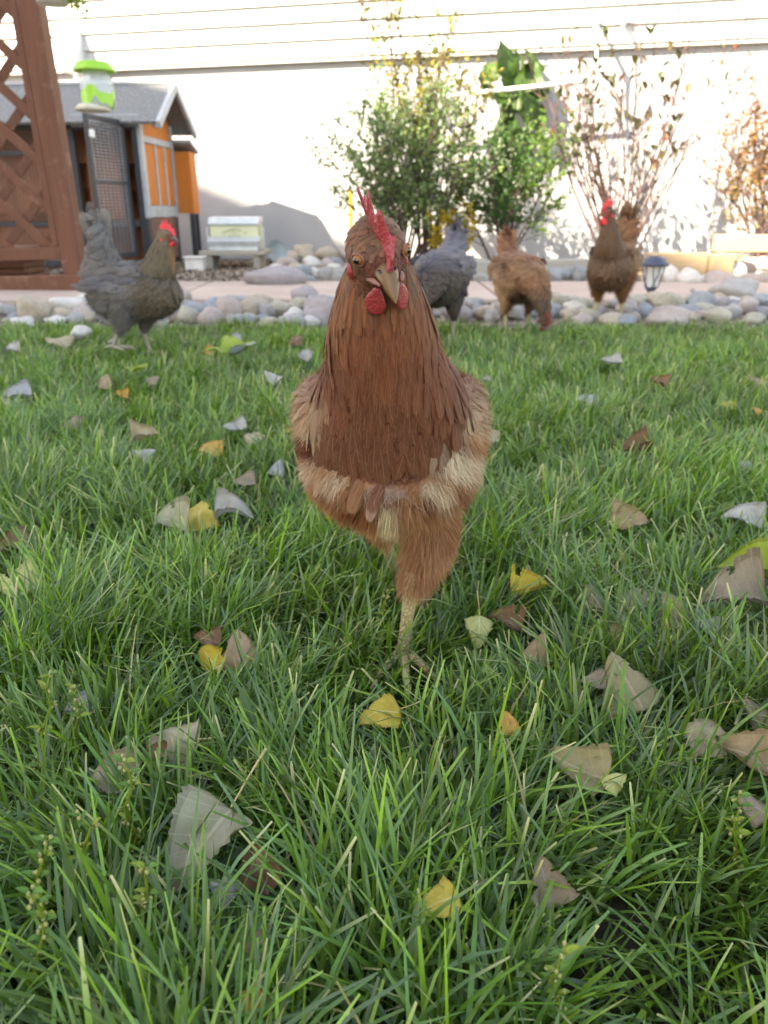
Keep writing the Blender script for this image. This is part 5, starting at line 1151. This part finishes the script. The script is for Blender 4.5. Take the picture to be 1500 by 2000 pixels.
# brown hen standing tall
torso, fluff, th = generic()
torso[-2:] = [(0, .112, .272, .052, .05, .045, .020, .2), (0, .128, .315, .034, .034, .05, .02, .2), (0, .142, .36, .02, .02, .05, .02, .2)]
hcs = (-.012, -.098, .392); hfs = (-.55, -.83, -.05)
neck = [(-.008, -.092, .386, .018, .019, .014, .008, .4), (-.004, -.092, .355, .027, .028, .022, .010, .6), (0, -.090, .320, .037, .040, .028, .012, .6), (0, -.082, .280, .050, .052, .034, .016, .4), (0, -.05, .245, .06, .06, .036, .02, .2)]
def tall_col(p, nr, rs):
    n = len(p); v = noise3(p, 60, 2.1); c = mixc(np.tile(np.array([[0.145, 0.054, 0.018]]), (n, 1)), (0.20, 0.082, 0.027), 0.5 + 0.6 * v)
    c = mixc(c, (0.070, 0.036, 0.021), np.clip((-.02 - p[:, 1]) / .06, 0, 1) * 0.8)
    fc = np.linalg.norm(p - (np.array(hcs) + np.array([-.009, -.013, -.004])), axis=1); return mixc(c, (0.40, 0.05, 0.055), np.clip((.021 - fc) / .005, 0, 1))
t_, w_ = quills([(0.15, 0.072, 0.028), (0.17, 0.085, 0.034), (0.15, 0.07, 0.027)], (0, .128, .30), (0, .42, 1), 0.13, (0.17, 0.085, 0.033), 0.05)
rl = P(1182, 632, Z=0.0)
hen('hen', 'golden brown hen standing tall beside the garden light', (rl.x + .02, rl.y + 0.05, -0.015), R(-30), [head_loft(hcs, hfs, 1.05), neck, torso, fluff, th[0], th[1]], tall_col,
    [((-.045, .012, .09), (-.05, -.02, .02), 0), ((.045, .012, .09), (.045, .01, .02), 0)], dict(c=hcs, f=hfs, s=1.15, comb='up', cm='comb_bright', comb_h=1.0, wattle=1.15), t_, w_, 9, 3500, 0.0042, scale=1.08, group= 'hens on the lawn',
    hair=(6000, 0.02, 0.0009, lambda q, rs: (q[:, 2] < .2)))

# ================================================================== FALLEN LEAVES
LEAVES = [  # px, py, length px, material, tip direction deg (0 = up in the photo, + = to the left), tilt to viewer deg, stem, label
 (32, 1148, 118, 'leaf_lemon', 95, 30, 0, 'pale lemon yellow leaf cut by the left edge'),
 (390, 1003, 84, 'leaf_yellow', 5, 55, 0, 'bright yellow leaf standing up between two dull leaves'),
 (333, 1018, 88, 'leaf_sage', 60, 35, 0, 'dull sage leaf touching the left side of the bright yellow leaf'),
 (452, 999, 84, 'leaf_silver', -80, 30, 0, 'crumpled silver leaf right of the bright yellow leaf'),
 (24, 1068, 84, 'leaf_brown', 100, 35, 0, 'dark brown curled leaf at the left edge above the lemon leaf'),
 (282, 853, 58, 'leaf_cream', -70, 50, 1, 'cream leaf with a thin curved stalk above a white one'),
 (280, 882, 54, 'leaf_silver', 80, 35, 0, 'whitish leaf directly below the stalked cream leaf'),
 (142, 826, 46, 'leaf_greybrown', 40, 50, 0, 'small grey brown leaf upright in the left grass'),
 (34, 770, 66, 'leaf_lilac', 90, 40, 0, 'bluish silver leaf near the left edge'),
 (26, 790, 32, 'leaf_silver', 20, 40, 0, 'tiny white leaf below the bluish silver leaf'),
 (206, 745, 40, 'leaf_tan', 5, 75, 0, 'narrow tan leaf standing upright near the small seedling'),
 (240, 774, 32, 'leaf_orange', 60, 50, 0, 'small orange brown leaf below the small seedling'),
 (300, 740, 30, 'leaf_greybrown', -30, 50, 0, 'small grey leaf right of the small seedling'),
 (410, 876, 62, 'leaf_orange', 70, 45, 0, 'rusty orange leaf with yellow edge in mid lawn'),
 (462, 838, 52, 'leaf_silver', 95, 40, 0, 'silver leaf behind a paler one left of the front hen'),
 (496, 854, 48, 'leaf_cream', -80, 40, 0, 'pale leaf in front of the silver one left of the front hen'),
 (541, 914, 44, 'leaf_lilac', -20, 60, 0, 'lilac grey leaf tilted close to the front hen'),
 (478, 942, 52, 'leaf_greybrown', 85, 30, 0, 'flat tan grey leaf below the lilac one'),
 (533, 736, 44, 'leaf_silver', 60, 50, 0, 'grey leaf left of the front hen\'s wing'),
 (568, 845, 26, 'leaf_yellow', 90, 40, 0, 'little yellow leaf scrap at the front hen\'s left side'),
 (466, 1268, 96, 'leaf_tan', 12, 62, 1, 'tall tan brown leaf standing with a yellow stalk to the right'),
 (414, 1292, 76, 'leaf_yellow', 40, 48, 0, 'yellow leaf under the brown ones in the middle left'),
 (408, 1250, 64, 'leaf_brown', 75, 40, 0, 'brown strip of leaf above the yellow one in the middle left'),
 (338, 1440, 124, 'leaf_cream', 85, 32, 1, 'cream leaf with torn left end'),
 (308, 1468, 44, 'leaf_brown', 60, 40, 0, 'brown leaf piece under the torn cream leaf'),
 (222, 1512, 112, 'leaf_cream', 70, 45, 1, 'pale tan leaf with two lobes near the knotweed'),
 (398, 1642, 205, 'leaf_sage', 148, 32, 2, 'largest pale sage leaf with a long yellow stalk'),
 (508, 1702, 112, 'leaf_brown', 25, 50, 0, 'brown leaf right of the largest sage leaf'),
 (436, 1738, 70, 'leaf_silver', 60, 42, 0, 'silvery leaf tucked below the largest sage leaf'),
 (502, 1842, 62, 'leaf_tan', -30, 50, 0, 'small tan leaf sunk in grass below the brown leaf'),
 (494, 1962, 72, 'leaf_orange', 175, 62, 0, 'amber leaf standing at the bottom edge'),
 (152, 1930, 62, 'leaf_lime', 40, 45, 0, 'round green leaf near the bottom left corner'),
 (858, 1762, 104, 'leaf_yellow', 110, 45, 1, 'muted yellow leaf with stalk to the right near the bottom'),
 (1066, 1728, 104, 'leaf_greybrown', 10, 62, 0, 'grey brown leaf standing near the bottom centre right'),
 (745, 1390, 96, 'leaf_yellow', 100, 36, 1, 'golden leaf below the front hen\'s foot'),
 (992, 1412, 58, 'leaf_orange', 8, 62, 0, 'small curled orange leaf with a white upper edge'),
 (1132, 1502, 136, 'leaf_olive', 65, 48, 0, 'broad olive tan leaf with orange mark'),
 (1200, 1528, 62, 'leaf_lemon', -60, 45, 0, 'small pale green leaf tip right of the broad olive one'),
 (1228, 1336, 142, 'leaf_olive', 20, 52, 0, 'large spotted olive brown leaf right of centre'),
 (1162, 1332, 56, 'leaf_greybrown', 80, 30, 0, 'grey leaf half under the large spotted olive leaf'),
 (1050, 1270, 72, 'leaf_tan', -25, 55, 0, 'brown leaf standing between hen and large spotted leaf'),
 (990, 1214, 78, 'leaf_brown', 60, 48, 0, 'chestnut curled leaf right of the front hen\'s leg'),
 (936, 1228, 74, 'leaf_lemon', 175, 62, 2, 'torn pale yellow leaf with a hooked stalk'),
 (1030, 1152, 88, 'leaf_yellow', -78, 30, 0, 'yellow leaf with dark brown scorched edge'),
 (1242, 1176, 74, 'leaf_cream', -55, 40, 0, 'ragged cream leaf right of centre'),
 (1320, 1188, 84, 'leaf_olive', 15, 66, 0, 'olive leaf with folded right lobe standing upright'),
 (1442, 1162, 140, 'leaf_greybrown', 88, 34, 0, 'wide grey tan leaf under the lime green one'),
 (1466, 1105, 112, 'leaf_lime', 72, 40, 0, 'lime green pointed leaf at the right edge'),
 (1380, 1440, 104, 'leaf_cream', -42, 45, 1, 'triangular pale tan leaf at right'),
 (1470, 1482, 140, 'leaf_tan', 60, 48, 1, 'big pale brown leaf at the right edge'),
 (1484, 1392, 80, 'leaf_greybrown', 30, 42, 0, 'grey leaf above the big pale brown one'),
 (1456, 1012, 84, 'leaf_silver', 60, 42, 0, 'silver white leaf at right above the lime one'),
 (1228, 1017, 92, 'leaf_tan', -82, 46, 0, 'curled tan leaf hooked over the grass at right'),
 (1242, 878, 64, 'leaf_brown', 88, 34, 0, 'arched rust brown leaf in the right lawn'),
 (1150, 780, 50, 'leaf_lilac', 70, 48, 0, 'lavender leaf alone in the right lawn'),
 (1286, 750, 40, 'leaf_brown', 50, 48, 0, 'dark brown leaf in the far right lawn'),
 (1424, 790, 36, 'leaf_yellow', 60, 48, 0, 'yellow leaf in the far right lawn'),
 (1478, 801, 22, 'leaf_orange', 20, 60, 0, 'tiny orange leaf at the right edge of the lawn'),
 (1196, 709, 46, 'leaf_silver', 85, 32, 0, 'flat whitish leaf behind the lavender one'),
 (1482, 746, 46, 'leaf_greybrown', 40, 46, 0, 'grey leaf at the far right edge of the lawn'),
 (1156, 1166, 58, 'leaf_greybrown', 12, 62, 0, 'narrow grey brown leaf left of the ragged cream one'),
 (1384, 1226, 60, 'leaf_silver', 60, 40, 0, 'small silver leaf right of the folded olive one'),
 (1474, 1574, 78, 'leaf_greybrown', 45, 40, 0, 'dull brown leaf in shade below the big pale brown one'),
 (1210, 1240, 50, 'leaf_tan', -60, 36, 0, 'tan leaf sliver among blades right of centre'),
 (1456, 906, 34, 'leaf_lilac', 60, 46, 0, 'small lilac leaf at right in mid lawn'),
 (1026, 1052, 46, 'leaf_silver', 20, 48, 0, 'greyish leaf low in the grass right of the front hen'),
 (962, 856, 46, 'leaf_cream', -40, 50, 0, 'pale tan leaf just right of the front hen\'s flank'),
 (580, 662, 34, 'leaf_brown', -20, 66, 0, 'dark curled leaf standing at the far lawn edge'),
 (598, 694, 34, 'leaf_silver', 10, 70, 0, 'white leaf standing by the front hen\'s left shoulder'),
 (404, 690, 30, 'leaf_orange', 70, 40, 0, 'orange brown leaf left of the broad seedling'),
 (455, 668, 42, 'leaf_lilac', 90, 26, 0, 'grey leaf behind the broad seedling'),
 (222, 672, 30, 'leaf_silver', 80, 40, 0, 'white leaf below the grey hen\'s tail'),
 (118, 660, 64, 'leaf_cream', 90, 24, 0, 'cream leaf at the lawn edge on the left'),
 (22, 682, 40, 'leaf_silver', 80, 34, 0, 'white leaf on the bare patch at the left edge'),
 (948, 742, 24, 'leaf_silver', 80, 40, 0, 'white scrap right of the front hen\'s wing'),
 (150, 1390, 60, 'leaf_silver', 85, 26, 1, 'thin grey leaf with stalk lying left of the torn cream leaf'),
]
LB = {}  # shared leaf shapes
def leaf_base(i):
    if i not in LB: LB[i] = leaf_mesh('fallen_leaf', 1, rnd(0.72, 0.95), 25, 15, 0.09, rnd(-0.35, 0.8), rnd(-0.5, 1.0), 40 + i, 'delta', rnd(0.014, 0.04), random.choice([0, 0, 1, 1, 2]))
    return LB[i]
LEAFPOS = []
stalk_m = [MB().tube([(0, -0.44, 0.0), (0.02, -0.60, 0.01), (0.05, -0.80, 0.03), (0.10, -1.0 * k, 0.04)], [0.013, 0.011, 0.011, 0.018], 6).me('stalk', True) for k in (0.92, 1.18)]
for m_ in stalk_m: m_.materials.append(M['leaf_stalk'])
for i, (px, py, ln, mt, yaw, tilt, stem, lab) in enumerate(LEAVES):
    zl = 0.046
    p = P(px, py, Z=zl); k = SCALE(px, py, p.y) * ln * 0.90
    tilt *= 0.66; dirv = Matrix.Rotation(R(tilt), 3, 'X') @ Matrix.Rotation(R(yaw), 3, 'Z')
    o = ob('fallen_leaf', leaf_base(i % 22), None, p, dirv.to_euler(), (k, k, k), M[mt]); o.name = 'fallen_leaf'
    tag(o, lab, 'leaf', 'fallen leaves on the lawn')
    if stem: ob('stalk', stalk_m[stem - 1], o)
    LEAFPOS.append((p.x, p.y, p.z, k))
    low = k * 0.5 * math.sin(R(tilt)); o.location.z = max(p.z, low * 0.75 + 0.012)

# ================================================================== WEEDS
def seedling(px, py, s, lab, mats, n):
    p = P(px, py, Z=0.05); root = empty('seedling', (p.x, p.y, 0)); tag(root, lab, 'weed'); k = SCALE(px, py, p.y) * s
    MB().tube([(0, 0, 0), (0.003, 0, 0.03), (0, 0, 0.055)], [0.002, 0.0018, 0.0015], 6).build('stem', M['leaf_green'], root, True)
    for j in range(n):
        a = 2.4 * j + 0.9; d = Vector((math.cos(a), math.sin(a) * 0.6, rnd(0.25, 0.6))).normalized()
        o = ob('leaf', big[j % 4], root, (d.x * k * .45, d.y * k * .45, 0.055 + d.z * k * .45), None, (k, k, k), M[mats[j % len(mats)]])
        o.rotation_mode = 'QUATERNION'; o.rotation_quaternion = d.to_track_quat('Y', 'Z')
seedling(458, 695, 55, 'broad leaved pale green seedling in the far left lawn', ['leaf_lime', 'leaf_lime', 'leaf_dusky'], 4)
seedling(268, 728, 28, 'small bright green two-leaved seedling in the left lawn', ['leaf_lime'], 3)
KN = [(95, 1320, 1560, 'knotweed stalk rising left of the torn cream leaf'), (165, 1600, 1780, 'knotweed stalk left of the largest sage leaf with paired leaves'), (90, 1640, 1900, 'knotweed stalk at the far bottom left'), (250, 1480, 1700, 'knotweed stalk beside the two-lobed tan leaf'), (285, 1690, 1860, 'knotweed stalk with flower buds below the largest sage leaf'),
      (70, 1740, 1960, 'knotweed stalk leaning left in the bottom left corner'), (1085, 1850, 2010, 'budding knotweed stalk at the bottom edge right of centre'), (1440, 1560, 1720, 'knotweed stalk at the right edge below the big leaf'), (752, 1160, 1260, 'thin weed stalk beside the front hen\'s leg'), (150, 1340, 1500, 'slim weed stalk above the two-lobed tan leaf')]
oval_small = leaf_mesh('leaf', 1, 0.5, 6, 5, 0, 0.3, 0.3, 77, 'oval'); oval_small.materials.append(M['leaf_green'])
for px, y0, y1, lab in KN:
    b = P(px + rnd(-10, 10), y1, Z=0.015); t_ = P(px, y0, Y=b.y - 0.01)
    if t_.z > 0.13: t_.z = 0.12 + rnd(0, .015)
    root = empty('knotweed', (b.x, b.y, 0)); tag(root, lab, 'weed', 'knotweed stalks in the lawn')
    v = t_ - b; pts = [Vector((0, 0, 0))] + [Vector((v.x * q + rnd(-.004, .004), v.y * q + rnd(-.004, .004), 0.015 + v.z * q)) for q in (0.15, .3, .45, .6, .75, .9, 1.0)]
    MB().tube(pts, [0.0014, .0013, .0012, .0011, .001, .001, .0008, .0006], 5).build('stem', M['leaf_lime'], root, True)
    for q in pts[1:]:
        for sg in (-1, 1):
            s = rnd(0.005, 0.011); d = Vector((sg * rnd(.5, 1), rnd(-.5, .3), rnd(.1, .8))).normalized()
            o = ob('leaf', oval_small, root, q + d * s * .45, None, (s, s, s), M[random.choice(['leaf_green', 'leaf_green', 'leaf_lime'])]); o.rotation_mode = 'QUATERNION'; o.rotation_quaternion = d.to_track_quat('Y', 'Z')
        for _ in range(3):
            c = q + Vector((rnd(-.003, .003), rnd(-.003, .003), rnd(-.002, .004))); V, F = ellips(c, (Vector((1, 0, 0)), Vector((0, 1, 0)), Vector((0, 0, 1))), (.0012, .0012, .0016), 6, 4)
            ob('bud', mesh('bud', V, F), root, mat=M['leaf_lemon'])

# ================================================================== GRASS
def field(x, y, s, ph):
    return (np.sin(x * s * 1.3 + y * s * 0.7 + ph) + np.sin(x * s * -0.8 + y * s * 1.5 + ph * 1.7 + 1.1) + np.sin(x * s * 2.3 - y * s * 1.9 + ph * 0.6) * 0.6) / 2.6
def grass(name, y0, y1, dens, segs, label, wid=(0.0022, 0.0046), lenr=(0.045, 0.095), seed=1):
    rs = np.random.default_rng(seed); W1 = 0.60 * y1 + 0.50; n = int(dens * (y1 - y0) * 2 * W1)
    x = rs.uniform(-W1, W1, n); y = rs.uniform(y0, y1, n); k = np.abs(x) < 0.60 * y + 0.50; x, y = x[k], y[k]
    # tufts: pull blades to tuft centres
    f = field(x, y, 26, 0.3) + 0.6 * field(x, y, 61, 2.0)
    k = rs.random(len(x)) < np.clip(0.60 + 0.62 * f, 0.08, 1); x, y = x[k], y[k]; n = len(x)
    edge = y > LAWN_EDGE - 0.06 + 0.04 * np.sin(x * 9) + 0.02 * np.sin(x * 31)
    k = ~edge; x, y = x[k], y[k]; n = len(x)
    L = rs.uniform(*lenr, n) * (1 + 0.34 * field(x, y, 9, 1.0) + 0.32 * field(x, y, 33, 0.2)); L *= np.clip(1.02 - 0.24 * np.maximum(y - 1.0, 0), 0.5, 1.1)
    zmax = np.full(n, 9.0)
    for lx_, ly_, lz_, k_ in LEAFPOS:
        d = np.hypot(x - lx_, y - ly_); m = (d < k_ * 0.6) & (rs.random(n) < 0.96); zmax[m] = np.minimum(zmax[m], lz_ * rs.uniform(0.2, 0.75, m.sum()))
        m = (np.abs(x - lx_) < k_ * 0.5) & (y < ly_) & (y > ly_ - k_ * 1.3) & (d >= k_ * 0.6) & (rs.random(n) < 0.74); zmax[m] = np.minimum(zmax[m], lz_ * rs.uniform(0.2, 0.95, m.sum()))
    th0 = np.abs(rs.normal(0.26, 0.26, n)); bend = np.abs(rs.normal(0.65, 0.45, n)) + 0.1
    flat = rs.random(n) < 0.15; bend[flat] += 0.7
    az = 2.4 * field(x, y, 7, 0.9) + 1.5 * field(x, y, 21, 2.2) + rs.normal(0, 1.35, n) + 0.9
    dx, dy = np.cos(az), np.sin(az); tw = az + math.pi / 2 + rs.normal(0, 0.5, n); sx, sy = np.cos(tw), np.sin(tw)
    w = rs.uniform(*wid, n) * (1 + 0.12 * np.maximum(y - 1, 0)); short = rs.random(n) < 0.55
    isdry = rs.random(n) < 0.03 + 0.09 * (field(x, y, 8, 4.0) > 0.55); w = np.where(isdry, w * 0.55, w); th0 = np.where(isdry & (rs.random(n) < .5), 1.2, th0)
    rows = segs + 1; V = np.empty((n, rows * 2, 3)); px_, pz_ = np.zeros(n), np.zeros(n); H = []
    sub = 6
    for j in range(rows):
        t = j / segs
        if j:
            for q in range(sub):
                tt = (j - 1 + (q + .5) / sub) / segs; a = np.minimum(th0 + bend * tt, 1.75); px_ = px_ + np.sin(a) * L / segs / sub; pz_ = pz_ + np.cos(a) * L / segs / sub
        H.append((px_.copy(), pz_.copy()))
    sc = np.minimum(1, zmax / np.maximum(np.max([h[1] for h in H], 0), 1e-4))
    for j in range(rows):
        t = j / segs; wt = w * (0.55 + 0.9 * t - 0.75 * t * t) * np.where(short, 1 - 0.45 * t ** 4, 1 - 0.94 * t ** 3)
        hx, hz = H[j]; cx, cy, cz = x + dx * hx, y + dy * hx, hz * sc
        for s_, q in ((-1, 0), (1, 1)):
            V[:, 2 * j + q, 0] = cx + s_ * sx * wt / 2; V[:, 2 * j + q, 1] = cy + s_ * sy * wt / 2; V[:, 2 * j + q, 2] = cz - 0.003 + 0.12 * wt * (s_ * (rs.random(n) - .5))
    b = np.array([(2 * j, 2 * j + 1, 2 * j + 3, 2 * j + 2) for j in range(segs)]); F = (np.arange(n)[:, None, None] * rows * 2 + b[None]).reshape(-1, 4)
    g1, g2, g3, dry = np.array([0.060, 0.145, 0.011]), np.array([0.150, 0.270, 0.018]), np.array([0.060, 0.135, 0.028]), np.array([0.36, 0.28, 0.10])
    r = rs.random(n)[:, None]; c = np.where(r < 0.45, g1, np.where(r < 0.75, g2, g3)) * rs.uniform(0.42, 1.65, (n, 1))
    c = c * (1 + 0.25 * field(x, y, 5, 0.2))[:, None]
    pale = np.clip(0.5 * field(x, y, 6, 3.1) - 0.30, 0, 1)[:, None]; c = c * (1 - pale) + np.array([0.22, 0.24, 0.07]) * pale
    c[isdry] = dry * rs.uniform(0.5, 1.1, (isdry.sum(), 1)); w = np.where(isdry, w, w)
    C = np.repeat(c[:, None, :], rows * 2, 1); tips = (rs.random(n) < 0.15)
    C[tips, -2:] = np.array([0.55, 0.50, 0.22])
    uv = np.empty((n, rows * 2, 2)); off = rs.random((n, 1)) * 40
    for j in range(rows): uv[:, 2 * j:2 * j + 2, 1] = off + j / segs; uv[:, 2 * j, 0] = off[:, 0]; uv[:, 2 * j + 1, 0] = off[:, 0] + 1
    o = ob(name, mesh(name, V.reshape(-1, 3), F, True, col=C.reshape(-1, 3), uv=uv.reshape(-1, 2)), mat=M['grass']); return tag(o, label, 'grass', kind='stuff')
grass('grass', 0.08, 0.75, 62000, 4, 'long green lawn grass in the foreground', seed=1)
grass('grass', 0.75, 1.6, 46000, 3, 'long green lawn grass around and behind the front hen', seed=2)
grass('grass', 1.6, LAWN_EDGE, 27000, 2, 'green lawn grass of the far lawn up to the rocks', (0.0028, 0.0048), seed=3)
